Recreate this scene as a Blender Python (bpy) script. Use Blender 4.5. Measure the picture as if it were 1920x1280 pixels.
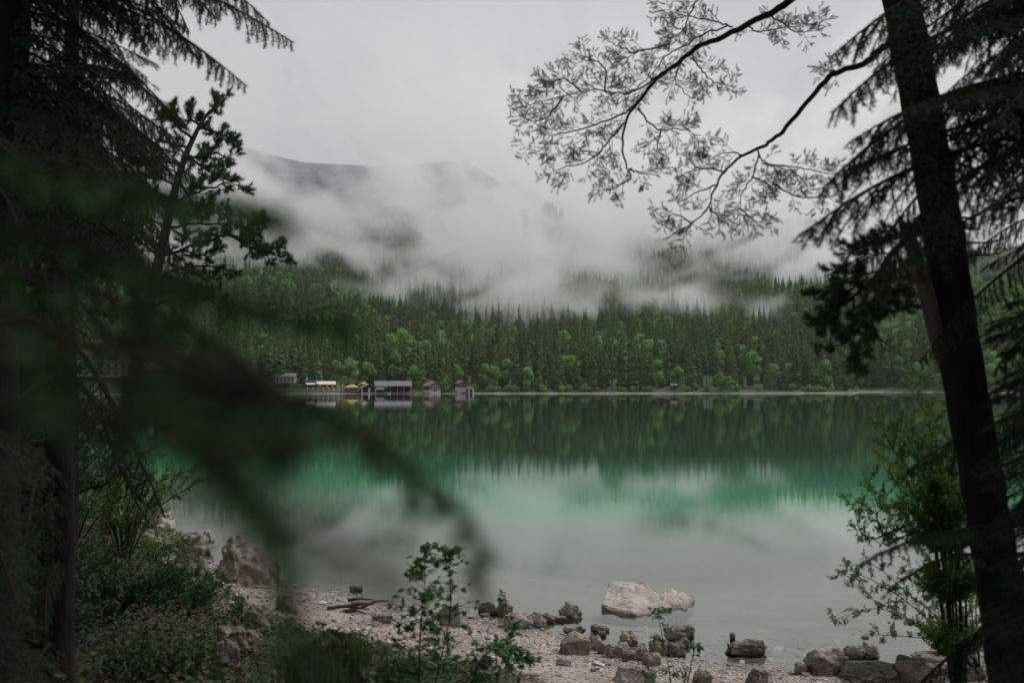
import bpy, math, random
import numpy as np
from mathutils import Vector, Matrix, noise as mnoise

# ------------------------------------------------------------------ scene, camera, light
S = bpy.context.scene
for o in list(bpy.data.objects):
    bpy.data.objects.remove(o)
COL = S.collection
CAM_H = 4.5
PITCH = math.atan(80 / 1867.0)
cam_d = bpy.data.cameras.new('camera')
cam = bpy.data.objects.new('camera', cam_d)
COL.objects.link(cam)
cam.location = (0, 0, CAM_H)
cam.rotation_euler = (math.pi / 2 + PITCH, 0, 0)
cam_d.lens = 35.0
cam_d.sensor_width = 36.0
cam_d.clip_start = 0.05
cam_d.clip_end = 20000
cam_d.dof.use_dof = True
cam_d.dof.focus_distance = 60.0
cam_d.dof.aperture_fstop = 2.6
S.camera = cam

SUN_EL, SUN_AZ = math.radians(52), math.radians(62)   # azimuth from +Y towards +X
world = bpy.data.worlds.new('World')
S.world = world
world.use_nodes = True
wt = world.node_tree
wt.nodes.clear()


def N(tree, typ, ins=None, **props):
    n = tree.nodes.new(typ)
    for k, v in props.items():
        setattr(n, k, v)
    if ins:
        for k, v in ins.items():
            s = n.inputs[k]
            if hasattr(v, 'is_output') or isinstance(v, bpy.types.NodeSocket):
                tree.links.new(v, s)
            else:
                s.default_value = v
    return n


wc = N(wt, 'ShaderNodeTexCoord')
sky = N(wt, 'ShaderNodeTexSky', sky_type='NISHITA', sun_disc=False, sun_elevation=SUN_EL,
        sun_rotation=SUN_AZ, air_density=1.0, dust_density=4.0, ozone_density=1.0)
desat = N(wt, 'ShaderNodeHueSaturation', {'Saturation': 0.25, 'Value': 1.0, 'Color': sky.outputs[0]})
cn = N(wt, 'ShaderNodeTexNoise', {'Vector': wc.outputs['Generated'], 'Scale': 1.8, 'Detail': 5.0, 'Roughness': 0.5})
cr = N(wt, 'ShaderNodeMapRange', {'Value': cn.outputs[0], 'From Min': 0.35, 'From Max': 0.65, 'To Min': 0.93, 'To Max': 1.04})
SKY_V = 5.5
ov = N(wt, 'ShaderNodeMix', {'Factor': 0.88, 'A': desat.outputs[0], 'B': (SKY_V, SKY_V * 1.0, SKY_V * 1.03, 1)}, data_type='RGBA')
# Mix node colour sockets sit at indices 6 and 7
wt.links.new(desat.outputs[0], ov.inputs[6])
ov.inputs[7].default_value = (SKY_V, SKY_V * 1.0, SKY_V * 1.03, 1)
ml = N(wt, 'ShaderNodeVectorMath', {0: ov.outputs[2], 1: cr.outputs[0]}, operation='MULTIPLY')
bg = N(wt, 'ShaderNodeBackground', {'Color': ml.outputs[0], 'Strength': 0.1})
wo = N(wt, 'ShaderNodeOutputWorld', {'Surface': bg.outputs[0]})

sun_d = bpy.data.lights.new('sun', 'SUN')
sun_d.energy = 2.3
sun_d.angle = math.radians(14)
sun_d.color = (1.0, 0.98, 0.95)
sun = bpy.data.objects.new('sun', sun_d)
COL.objects.link(sun)
sdir = Vector((math.cos(SUN_EL) * math.sin(SUN_AZ), math.cos(SUN_EL) * math.cos(SUN_AZ), math.sin(SUN_EL)))
sun.rotation_euler = sdir.to_track_quat('Z', 'Y').to_euler()
sun.location = (0, 0, 60)

S.view_settings.view_transform = 'Standard'
S.view_settings.look = 'None'
S.view_settings.exposure = 0.0
S.view_settings.gamma = 1.0
cy = S.cycles
cy.max_bounces = 16
cy.diffuse_bounces = 3
cy.glossy_bounces = 3
cy.transmission_bounces = 3
cy.transparent_max_bounces = 12
cy.volume_bounces = 14
cy.use_adaptive_sampling = True
cy.adaptive_threshold = 0.025
cy.sample_clamp_indirect = 8
cy.caustics_reflective = False
cy.caustics_refractive = False
cy.use_denoising = True

# ------------------------------------------------------------------ helpers
RS = np.random.RandomState


def P(u, v, Y):
    """world point at depth Y (metres ahead) seen at pixel u,v of the 1920 x 1280 frame"""
    a, c, s = (640 - v) / 1867.0, math.cos(PITCH), math.sin(PITCH)
    dy, dz = c - a * s, s + a * c
    t = Y / dy
    return np.array([(u - 960) / 1867.0 * t, Y, CAM_H + dz * t])


def link(o, parent=None):
    COL.objects.link(o)
    if parent is not None:
        o.parent = parent
    return o


def tag(o, label=None, cat=None, group=None, kind=None):
    if label: o['label'] = label
    if cat: o['category'] = cat
    if group: o['group'] = group
    if kind: o['kind'] = kind
    return o


def thing(name, loc, label, cat, group=None, rz=0.0):
    o = bpy.data.objects.new(name, None)
    o.empty_display_size = 0.2
    COL.objects.link(o)
    o.location = loc
    o.rotation_euler = (0, 0, rz)
    return tag(o, label, cat, group)


class Buf:
    """collects verts and faces; builds ONE mesh object"""
    def __init__(self):
        self.v, self.f, self.n = [], {}, 0

    def add(self, verts, faces, mat=0):
        verts = np.asarray(verts, dtype=np.float64).reshape(-1, 3)
        faces = np.asarray(faces, dtype=np.int64)
        if len(verts) == 0 or len(faces) == 0:
            return
        self.v.append(verts)
        self.f.setdefault((faces.shape[1], mat), []).append(faces + self.n)
        self.n += len(verts)

    def mesh(self, name, mats, smooth=False):
        me = bpy.data.meshes.new(name)
        V = np.concatenate(self.v) if self.v else np.zeros((0, 3))
        me.vertices.add(len(V))
        me.vertices.foreach_set('co', V.astype(np.float32).ravel())
        loops, starts, mi, pos = [], [], [], 0
        for (k, m), fl in self.f.items():
            F = np.concatenate(fl)
            loops.append(F.ravel())
            starts.append(pos + np.arange(len(F)) * k)
            mi.append(np.full(len(F), m, np.int32))
            pos += F.size
        if loops:
            L = np.concatenate(loops).astype(np.int32)
            St = np.concatenate(starts).astype(np.int32)
            me.loops.add(len(L))
            me.loops.foreach_set('vertex_index', L)
            me.polygons.add(len(St))
            me.polygons.foreach_set('loop_start', St)
            me.polygons.foreach_set('material_index', np.concatenate(mi))
            me.polygons.foreach_set('use_smooth', np.full(len(St), smooth))
        me.update(calc_edges=True)
        for m in (mats if isinstance(mats, (list, tuple)) else [mats]):
            me.materials.append(m)
        return me

    def build(self, name, mats, parent=None, smooth=False, origin=None):
        if origin is not None:
            self.v = [a - np.asarray(origin) for a in self.v]
        o = bpy.data.objects.new(name, self.mesh(name, mats, smooth))
        link(o, parent)
        if origin is not None and parent is None:
            o.location = tuple(origin)
        return o

    # ---- shapes
    def box(self, c, size, rz=0.0, mat=0, taper=1.0):
        sx, sy, sz = [s / 2.0 for s in size]
        v = np.array([[x * (taper if z > 0 else 1), y * (taper if z > 0 else 1), z] for z in (-sz, sz) for x, y in ((-sx, -sy), (sx, -sy), (sx, sy), (-sx, sy))])
        cz, s_ = math.cos(rz), math.sin(rz)
        v = v @ np.array([[cz, s_, 0], [-s_, cz, 0], [0, 0, 1]])
        self.add(v + np.asarray(c), [[3, 2, 1, 0], [4, 5, 6, 7], [0, 1, 5, 4], [1, 2, 6, 5], [2, 3, 7, 6], [3, 0, 4, 7]], mat)

    def tube(self, pts, rad, sides=6, mat=0, cap=True):
        pts = np.asarray(pts, float)
        n = len(pts)
        rad = np.broadcast_to(np.asarray(rad, float), (n,))
        t = np.gradient(pts, axis=0)
        t /= np.linalg.norm(t, axis=1)[:, None] + 1e-12
        up = np.array([0, 0, 1.0]) if abs(t[0, 2]) < 0.9 else np.array([1.0, 0, 0])
        a = np.cross(t, up); a /= np.linalg.norm(a, axis=1)[:, None] + 1e-9
        b = np.cross(t, a)
        th = np.arange(sides) / sides * 2 * math.pi
        ring = pts[:, None] + rad[:, None, None] * (np.cos(th)[None, :, None] * a[:, None] + np.sin(th)[None, :, None] * b[:, None])
        i = np.arange(n - 1)[:, None] * sides
        j = np.arange(sides)[None]
        jn = (j + 1) % sides
        q = np.stack([i + j, i + jn, i + sides + jn, i + sides + j], -1).reshape(-1, 4)
        self.add(ring.reshape(-1, 3), q[:, ::-1], mat)

    def tubes3(self, A, B, ra, rb, mat=0):
        """many straight 3-sided twigs at once"""
        A, B = np.asarray(A, float), np.asarray(B, float)
        if len(A) == 0: return
        t = B - A
        t /= np.linalg.norm(t, axis=1)[:, None] + 1e-9
        r = np.tile([0.31, 0.87, 0.38], (len(A), 1))
        a = np.cross(t, r); a /= np.linalg.norm(a, axis=1)[:, None] + 1e-9
        b = np.cross(t, a)
        ra = np.broadcast_to(np.asarray(ra, float), (len(A),))[:, None]
        rb = np.broadcast_to(np.asarray(rb, float), (len(A),))[:, None]
        vs = []
        for p, rr in ((A, ra), (B, rb)):
            for k in range(3):
                w = k * 2 * math.pi / 3
                vs.append(p + rr * (math.cos(w) * a + math.sin(w) * b))
        V = np.stack(vs, 1).reshape(-1, 3)
        base = np.arange(len(A))[:, None] * 6
        Fq = np.concatenate([base + np.array([[0, 1, 4, 3]]), base + np.array([[1, 2, 5, 4]]), base + np.array([[2, 0, 3, 5]])])
        self.add(V, Fq, mat)

    def needles(self, base, d, ln, w, rs, mat=0):
        """thin triangles from base along d"""
        n = len(base)
        if n == 0: return
        r = rs.normal(size=(n, 3))
        s = np.cross(d, r); s /= np.linalg.norm(s, axis=1)[:, None] + 1e-9
        ln = np.broadcast_to(ln, (n,))[:, None]
        w = np.broadcast_to(w, (n,))[:, None]
        V = np.stack([base - s * w * .5, base + s * w * .5, base + d * ln], 1).reshape(-1, 3)
        self.add(V, np.arange(n * 3).reshape(-1, 3), mat)

    def leaves(self, base, d, nrm, ln, w, mat=0, fold=0.18):
        """pointed leaves: six verts, folded along the midrib"""
        n = len(base)
        if n == 0: return
        s = np.cross(d, nrm); s /= np.linalg.norm(s, axis=1)[:, None] + 1e-9
        nn = np.cross(s, d)
        ln = np.broadcast_to(ln, (n,))[:, None]
        w = np.broadcast_to(w, (n,))[:, None]
        p0 = base
        p1 = base + d * ln * .38 + s * w * .5 + nn * w * fold
        p2 = base + d * ln * .38 - s * w * .5 + nn * w * fold
        p3 = base + d * ln * .75 + s * w * .3 + nn * w * fold * .4
        p4 = base + d * ln * .75 - s * w * .3 + nn * w * fold * .4
        p5 = base + d * ln - nn * w * fold * .6
        pm = base + d * ln * .55
        V = np.stack([p0, p1, p2, p3, p4, p5, pm], 1).reshape(-1, 3)
        b = np.arange(n)[:, None] * 7
        F = np.concatenate([b + np.array([[0, 1, 6]]), b + np.array([[0, 6, 2]]), b + np.array([[1, 3, 6]]), b + np.array([[2, 6, 4]]), b + np.array([[3, 5, 6]]), b + np.array([[4, 6, 5]])])
        self.add(V, F, mat)


def unit(a):
    a = np.asarray(a, float)
    return a / (np.linalg.norm(a, axis=-1, keepdims=True) + 1e-12)


def spline(pts, n=30):
    """Catmull-Rom resample"""
    p = np.asarray(pts, float)
    if len(p) == 2:
        return p[0] + (p[1] - p[0]) * np.linspace(0, 1, n)[:, None]
    q = np.concatenate([[2 * p[0] - p[1]], p, [2 * p[-1] - p[-2]]])
    seg = len(p) - 1
    out = []
    for T in np.linspace(0, seg - 1e-6, n):
        i = int(T); t = T - i
        a, b, c, d = q[i], q[i + 1], q[i + 2], q[i + 3]
        out.append(.5 * (2 * b + (c - a) * t + (2 * a - 5 * b + 4 * c - d) * t * t + (3 * b - a - 3 * c + d) * t ** 3))
    return np.array(out)


def sm(a, b, x):
    t = np.clip((x - a) / (b - a), 0, 1)
    return t * t * (3 - 2 * t)


# value noise on arrays (for terrain and rocks)
def vnoise(x, y, seed=0):
    xi, yi = np.floor(x).astype(np.int64), np.floor(y).astype(np.int64)
    xf, yf = x - xi, y - yi
    xf = xf * xf * (3 - 2 * xf); yf = yf * yf * (3 - 2 * yf)

    def h(a, b):
        n = (a * 374761393 + b * 668265263 + seed * 982451653) & 0x7fffffff
        n = ((n ^ (n >> 13)) * 1274126177) & 0x7fffffff
        return ((n ^ (n >> 16)) & 0xffff) / 65535.0
    a, b, c, d = h(xi, yi), h(xi + 1, yi), h(xi, yi + 1), h(xi + 1, yi + 1)
    return (a * (1 - xf) + b * xf) * (1 - yf) + (c * (1 - xf) + d * xf) * yf


def fbm(x, y, oct=4, seed=0):
    x = np.asarray(x, float); y = np.asarray(y, float)
    s, a, t = 0, .5, 0
    for k in range(oct):
        s = s + a * vnoise(x * 2 ** k + 17.3 * k, y * 2 ** k - 9.1 * k, seed + k); t += a; a *= .5
    return s / t - .5


# ------------------------------------------------------------------ materials
def new_mat(name):
    m = bpy.data.materials.new(name)
    m.use_nodes = True
    m.node_tree.nodes.clear()
    return m, m.node_tree


def ramp(t, fac, stops, interp='LINEAR'):
    r = t.nodes.new('ShaderNodeValToRGB')
    r.color_ramp.interpolation = interp
    e = r.color_ramp.elements
    while len(e) < len(stops): e.new(0.5)
    for k, (p, c) in enumerate(stops):
        e[k].position = p
        e[k].color = (*c, 1) if len(c) == 3 else c
    if fac is not None: t.links.new(fac, r.inputs[0])
    return r


def mixc(t, f, a, b, blend='MIX'):
    n = t.nodes.new('ShaderNodeMix'); n.data_type = 'RGBA'; n.blend_type = blend
    for idx, v in ((0, f), (6, a), (7, b)):
        if isinstance(v, bpy.types.NodeSocket): t.links.new(v, n.inputs[idx])
        elif idx == 0: n.inputs[0].default_value = v
        else: n.inputs[idx].default_value = (*v, 1) if len(v) == 3 else v
    return n.outputs[2]


def mat_foliage(name, dark, light, tips=None, rough=0.6, transl=0.25, scale=1.5, spec=0.25, ow=.35):
    m, t = new_mat(name)
    geo = N(t, 'ShaderNodeNewGeometry')
    oi = N(t, 'ShaderNodeObjectInfo')
    tc = N(t, 'ShaderNodeTexCoord')
    no = N(t, 'ShaderNodeTexNoise', {'Vector': tc.outputs['Object'], 'Scale': scale, 'Detail': 2.0})
    a = N(t, 'ShaderNodeMath', {0: geo.outputs['Random Per Island'], 1: 0.45}, operation='MULTIPLY')
    b = N(t, 'ShaderNodeMath', {0: no.outputs[0], 1: 0.9, 2: a.outputs[0]}, operation='MULTIPLY_ADD')
    c = N(t, 'ShaderNodeMath', {0: oi.outputs['Random'], 1: ow, 2: b.outputs[0]}, operation='MULTIPLY_ADD')
    st = [(0.3, dark), (0.53 + ow, light)]
    if tips: st.append((1.0, tips))
    r = ramp(t, c.outputs[0], st)
    pr = N(t, 'ShaderNodeBsdfPrincipled', {'Base Color': r.outputs[0], 'Roughness': rough, 'Specular IOR Level': spec})
    if transl > 0:
        tr = N(t, 'ShaderNodeBsdfTranslucent', {'Color': r.outputs[0]})
        mx = N(t, 'ShaderNodeMixShader', {0: transl, 1: pr.outputs[0], 2: tr.outputs[0]})
        N(t, 'ShaderNodeOutputMaterial', {'Surface': mx.outputs[0]})
    else:
        N(t, 'ShaderNodeOutputMaterial', {'Surface': pr.outputs[0]})
    return m


def mat_noise(name, c1, c2, scale=5.0, rough=0.8, bump=0.0, bscale=None, coords='Object', c3=None, stretch=(1, 1, 1), spec=0.3, detail=5.0, bdist=0.02):
    m, t = new_mat(name)
    tc = N(t, 'ShaderNodeTexCoord')
    mp = N(t, 'ShaderNodeMapping', {'Vector': tc.outputs[coords], 'Scale': stretch})
    no = N(t, 'ShaderNodeTexNoise', {'Vector': mp.outputs[0], 'Scale': scale, 'Detail': detail, 'Roughness': 0.6})
    st = [(0.3, c1), (0.7, c2)]
    if c3: st = [(0.28, c1), (0.5, c2), (0.72, c3)]
    r = ramp(t, no.outputs[0], st)
    pr = N(t, 'ShaderNodeBsdfPrincipled', {'Base Color': r.outputs[0], 'Roughness': rough, 'Specular IOR Level': spec})
    if bump:
        n2 = N(t, 'ShaderNodeTexNoise', {'Vector': mp.outputs[0], 'Scale': bscale or scale * 3, 'Detail': 6.0, 'Roughness': 0.65})
        bp = N(t, 'ShaderNodeBump', {'Strength': bump, 'Distance': bdist, 'Height': n2.outputs[0]})
        t.links.new(bp.outputs[0], pr.inputs['Normal'])
    N(t, 'ShaderNodeOutputMaterial', {'Surface': pr.outputs[0]})
    return m


def mat_plain(name, c, rough=0.7, spec=0.3, var=0.12, scale=2.0):
    c = np.array(c)
    return mat_noise(name, tuple(c * (1 - var)), tuple(np.minimum(c * (1 + var), 1)), scale=scale, rough=rough, spec=spec, detail=3.0)


M = {}
M['bark_dark'] = mat_noise('bark_dark', (0.007, 0.0065, 0.0062), (0.020, 0.018, 0.016), scale=14, rough=0.95, bump=0.9, bscale=30, stretch=(1, 1, .25), spec=.1)
M['bark_pine'] = mat_noise('bark_pine', (0.03, 0.02, 0.016), (0.075, 0.05, 0.04), scale=11, rough=0.95, bump=1.0, bscale=26, stretch=(1, 1, .3), c3=(0.13, 0.09, 0.075), spec=.1)
M['bark_red'] = mat_noise('bark_red', (0.05, 0.038, 0.032), (0.17, 0.125, 0.105), scale=16, rough=0.95, bump=1.0, bscale=40, stretch=(1, 1, .35), spec=.1)
M['twig'] = mat_noise('twig', (0.010, 0.007, 0.007), (0.026, 0.018, 0.017), scale=20, rough=.9, spec=.1)
M['pine_needles'] = mat_foliage('pine_needles', (0.012, 0.026, 0.010), (0.04, 0.085, 0.03), scale=1.2, transl=.15)
M['spruce_needles'] = mat_foliage('spruce_needles', (0.008, 0.022, 0.010), (0.022, 0.06, 0.02), scale=1.5, transl=.15)
M['spruce_fresh'] = mat_foliage('spruce_fresh', (0.009, 0.028, 0.008), (0.032, 0.09, 0.018), scale=2.5, transl=.25)
M['leaf_willow'] = mat_foliage('leaf_willow', (0.03, 0.075, 0.018), (0.115, 0.215, 0.045), scale=1.5, transl=.4)
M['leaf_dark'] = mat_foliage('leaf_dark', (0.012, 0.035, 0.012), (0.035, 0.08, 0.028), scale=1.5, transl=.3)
M['leaf_maple'] = mat_foliage('leaf_maple', (0.02, 0.06, 0.018), (0.06, 0.16, 0.04), scale=2, transl=.35)
M['far_spruce'] = mat_foliage('far_spruce', (0.018, 0.042, 0.020), (0.12, 0.18, 0.06), scale=.12, ow=.42, transl=.0, spec=.05, rough=.9)
M['far_leaf'] = mat_foliage('far_leaf', (0.09, 0.20, 0.06), (0.24, 0.42, 0.12), scale=.2, ow=.42, transl=.2, spec=.05, rough=.9)
M['far_trunk'] = mat_plain('far_trunk', (0.10, 0.085, 0.07), rough=.95, spec=.05)

# ------------------------------------------------------------------ ground
NS_X = np.array([-60, -30, -15.5, -12, -10.0, -8.2, -6.8, -5.4, -3.8, -1.8, -0.2, 1.0, 2.0, 3.3, 4.6, 7.8, 11, 16, 30, 60.])
NS_Y = np.array([60, 48, 38, 33, 29.5, 26, 24.2, 22.8, 21.6, 20.2, 19.0, 17.9, 17.0, 16.2, 15.9, 16.4, 18, 21, 30, 50.])


def near_shore(x):
    return np.interp(x, NS_X, NS_Y)


FS_X = np.array([-3000, -420, -260, -190, -150, -90, -40, 0, 60, 120, 168, 176, 186, 215, 260, 600, 3000.])
FS_Y = np.array([300, 330, 400, 425, 440, 468, 476, 474, 480, 486, 492, 500, 560, 570, 520, 430, 300.])


def far_shore(x):
    return np.interp(x, FS_X, FS_Y) + 4 * fbm(np.asarray(x) / 40., 0 * np.asarray(x), 3, 5)


def hill(x, y):
    """ground height of the far side"""
    d = y - far_shore(x)
    beach = np.interp(d, [-60, -12, 0, 4, 8, 14], [-9, -1.6, 0, 0.42, 1.2, 2.0])
    base = np.interp(y, [0, 480, 560, 700, 850, 1000, 1100, 1200, 1300, 1500, 1800, 2400], [0, 0, 8, 28, 62, 104, 150, 225, 300, 330, 280, 150])
    base = base * np.interp(x, [-400, -60, 120, 500], [1.0, 1.0, .62, .5]) ** sm(850, 1250, y)
    base = base + 12 * fbm(x / 160., y / 160., 4, 2) * sm(520, 800, y) + 90 * fbm(x / 420., y / 420., 4, 9) * sm(850, 1400, y)
    ridge = 36 * np.exp(-((x + 190) / 85.) ** 2 - ((y - 700) / 80.) ** 2)
    hotel = 7 * np.exp(-((x + 205) / 60.) ** 2 - ((y - 480) / 45.) ** 2)
    side = 34 * sm(230, 420, x) * sm(0, 200, d) + 30 * sm(-250, -420, x) * sm(0, 200, d)
    up = (base * sm(0, 60, d) + ridge + hotel * sm(4, 20, d) + side)
    return np.where(d < 14, beach + hotel * sm(4, 20, d) , 2.0 + hotel * sm(4, 20, d) + up * sm(14, 60, d) - hotel * sm(14, 60, d) * sm(4, 20, d))


def bank(x, y):
    """ground height of the near side"""
    x = np.asarray(x, float); y = np.asarray(y, float)
    d = near_shore(x) - y          # > 0 on land
    land = np.interp(d, [-60, -40, -20, -10, -5, -2, 0, 2, 4, 7, 10, 14, 18, 40], [-11, -7, -2.6, -1.0, -0.45, -0.14, 0, 0.16, 0.42, 1.0, 1.75, 2.45, 2.85, 3.1])
    # the wooded bank rises towards the left
    left = sm(-2.5, -8.0, x) * sm(0.0, 9, d)
    land = land + left * .9
    right = sm(5.5, 9, x) * sm(0.5, 5, d)
    land = land + right * .5
    rough = 0.10 * fbm(x / 1.7, y / 1.7, 4, 3) * sm(-1, 3, d) + 0.035 * fbm(x / .45, y / .45, 3, 8)
    return land + rough


def grid(xs, ys, zf):
    X, Y = np.meshgrid(xs, ys)
    Z = zf(X, Y)
    V = np.stack([X, Y, Z], -1).reshape(-1, 3)
    ny, nx = X.shape
    i = np.arange(ny - 1)[:, None] * nx + np.arange(nx - 1)[None]
    F = np.stack([i, i + 1, i + nx + 1, i + nx], -1).reshape(-1, 4)
    return V, F


# one ground sheet: near bank, lake bed, far shore and mountain side
def ground_z(x, y):
    x = np.asarray(x, float); y = np.asarray(y, float)
    w = sm(70, 110, y)
    return bank(x, np.minimum(y, 130)) * (1 - w) * (y < 112) + hill(x, y) * w


def stretch_axis(segs):
    out = []
    for a, b, st in segs:
        out.append(np.arange(a, b, st))
    return np.concatenate(out)


gx = stretch_axis([(-2600, -600, 60), (-600, -40, 6), (-40, -14, 1.0), (-14, 14, .11), (14, 40, 1.0), (40, 600, 6), (600, 2700, 60)])
gy = stretch_axis([(-60, -4, 4), (-4, 32, .12), (32, 60, 1.2), (60, 380, 10), (380, 620, 2.0), (620, 1400, 8), (1400, 2401, 40)])
b = Buf()
V, F = grid(gx, gy, ground_z)
b.add(V, F)


def mat_ground():
    m, t = new_mat('ground')
    geo = N(t, 'ShaderNodeNewGeometry')
    sp = N(t, 'ShaderNodeSeparateXYZ', {0: geo.outputs['Position']})
    # gravel: pale limestone chips
    vo = N(t, 'ShaderNodeTexVoronoi', {'Vector': geo.outputs['Position'], 'Scale': 24.0, 'Randomness': 1.0})
    vo2 = N(t, 'ShaderNodeTexVoronoi', {'Vector': geo.outputs['Position'], 'Scale': 60.0})
    big = N(t, 'ShaderNodeTexNoise', {'Vector': geo.outputs['Position'], 'Scale': 0.9, 'Detail': 5.0, 'Roughness': .6})
    bw = N(t, 'ShaderNodeRGBToBW', {0: vo.outputs['Color']})
    bw2 = N(t, 'ShaderNodeRGBToBW', {0: vo2.outputs['Color']})
    av = N(t, 'ShaderNodeMath', {0: bw.outputs[0], 1: bw2.outputs[0]}, operation='ADD')
    hv = N(t, 'ShaderNodeMath', {0: av.outputs[0], 1: .5}, operation='MULTIPLY')
    grav = ramp(t, hv.outputs[0], [(0.2, (0.19, 0.155, 0.13)), (0.5, (0.36, 0.31, 0.275)), (0.85, (0.54, 0.49, 0.45))])
    tint = ramp(t, big.outputs[0], [(0.32, (0.55, 0.50, 0.46)), (0.6, (1.0, 1.0, 1.0))])
    gcol = mixc(t, 1.0, grav.outputs[0], tint.outputs[0], 'MULTIPLY')
    # soil and moss away from the water
    soil = N(t, 'ShaderNodeTexNoise', {'Vector': geo.outputs['Position'], 'Scale': 3.0, 'Detail': 6.0, 'Roughness': .7})
    scol = ramp(t, soil.outputs[0], [(0.3, (0.012, 0.009, 0.007)), (0.5, (0.028, 0.024, 0.014)), (0.7, (0.02, 0.032, 0.012))])
    hgt = N(t, 'ShaderNodeMath', {0: big.outputs[0], 1: 1.6, 2: sp.outputs['Z']}, operation='MULTIPLY_ADD')
    lf = N(t, 'ShaderNodeMapRange', {'Value': sp.outputs['X'], 'From Min': -7.0, 'From Max': -4.5, 'To Min': .8, 'To Max': 0.0})
    hgt = N(t, 'ShaderNodeMath', {0: hgt.outputs[0], 1: lf.outputs[0]}, operation='ADD')
    sf = N(t, 'ShaderNodeMapRange', {'Value': hgt.outputs[0], 'From Min': 1.45, 'From Max': 1.75})
    near = mixc(t, sf.outputs[0], gcol, scol.outputs[0])
    # far side: forest floor and bare rock high up
    fn = N(t, 'ShaderNodeTexNoise', {'Vector': geo.outputs['Position'], 'Scale': 0.012, 'Detail': 8.0, 'Roughness': .65})
    fs = N(t, 'ShaderNodeTexNoise', {'Vector': geo.outputs['Position'], 'Scale': 0.12, 'Detail': 5.0})
    floor = ramp(t, fs.outputs[0], [(0.3, (0.03, 0.05, 0.02)), (0.7, (0.06, 0.10, 0.035))])
    rock = ramp(t, fs.outputs[0], [(0.3, (0.05, 0.05, 0.065)), (0.7, (0.20, 0.20, 0.24))])
    rh = N(t, 'ShaderNodeMath', {0: fn.outputs[0], 1: 320.0, 2: sp.outputs['Z']}, operation='MULTIPLY_ADD')
    rf = N(t, 'ShaderNodeMapRange', {'Value': rh.outputs[0], 'From Min': 340.0, 'From Max': 400.0})
    far = mixc(t, rf.outputs[0], floor.outputs[0], rock.outputs[0])
    fh = N(t, 'ShaderNodeMath', {0: fs.outputs[0], 1: 3.2, 2: sp.outputs['Z']}, operation='MULTIPLY_ADD')
    ff = N(t, 'ShaderNodeMapRange', {'Value': fh.outputs[0], 'From Min': 1.75, 'From Max': 2.3})
    pale = ramp(t, fs.outputs[0], [(0.3, (0.13, 0.12, 0.10)), (0.7, (0.30, 0.27, 0.25))])
    far2 = mixc(t, ff.outputs[0], pale.outputs[0], far)
    yf = N(t, 'ShaderNodeMapRange', {'Value': sp.outputs['Y'], 'From Min': 150.0, 'From Max': 200.0})
    colr = mixc(t, yf.outputs[0], near, far2)
    # wet darker stones right at and under the waterline
    wet = N(t, 'ShaderNodeMapRange', {'Value': sp.outputs['Z'], 'From Min': 0.0, 'From Max': 0.05, 'To Min': 0.85, 'To Max': 1.0})
    cw = N(t, 'ShaderNodeVectorMath', {0: colr, 1: wet.outputs[0]}, operation='MULTIPLY')
    pr = N(t, 'ShaderNodeBsdfPrincipled', {'Base Color': cw.outputs[0], 'Roughness': .85, 'Specular IOR Level': .25})
    dd = N(t, 'ShaderNodeMath', {0: vo.outputs['Distance'], 1: -1.0, 2: vo2.outputs['Distance']}, operation='MULTIPLY_ADD')
    bp = N(t, 'ShaderNodeBump', {'Strength': .6, 'Distance': .02, 'Height': dd.outputs[0]})
    t.links.new(bp.outputs[0], pr.inputs['Normal'])
    N(t, 'ShaderNodeOutputMaterial', {'Surface': pr.outputs[0]})
    return m


ground = b.build('ground', mat_ground(), smooth=True)
tag(ground, 'gravel shore, wooded bank and forested mountainside around the lake', kind='structure')

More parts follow.
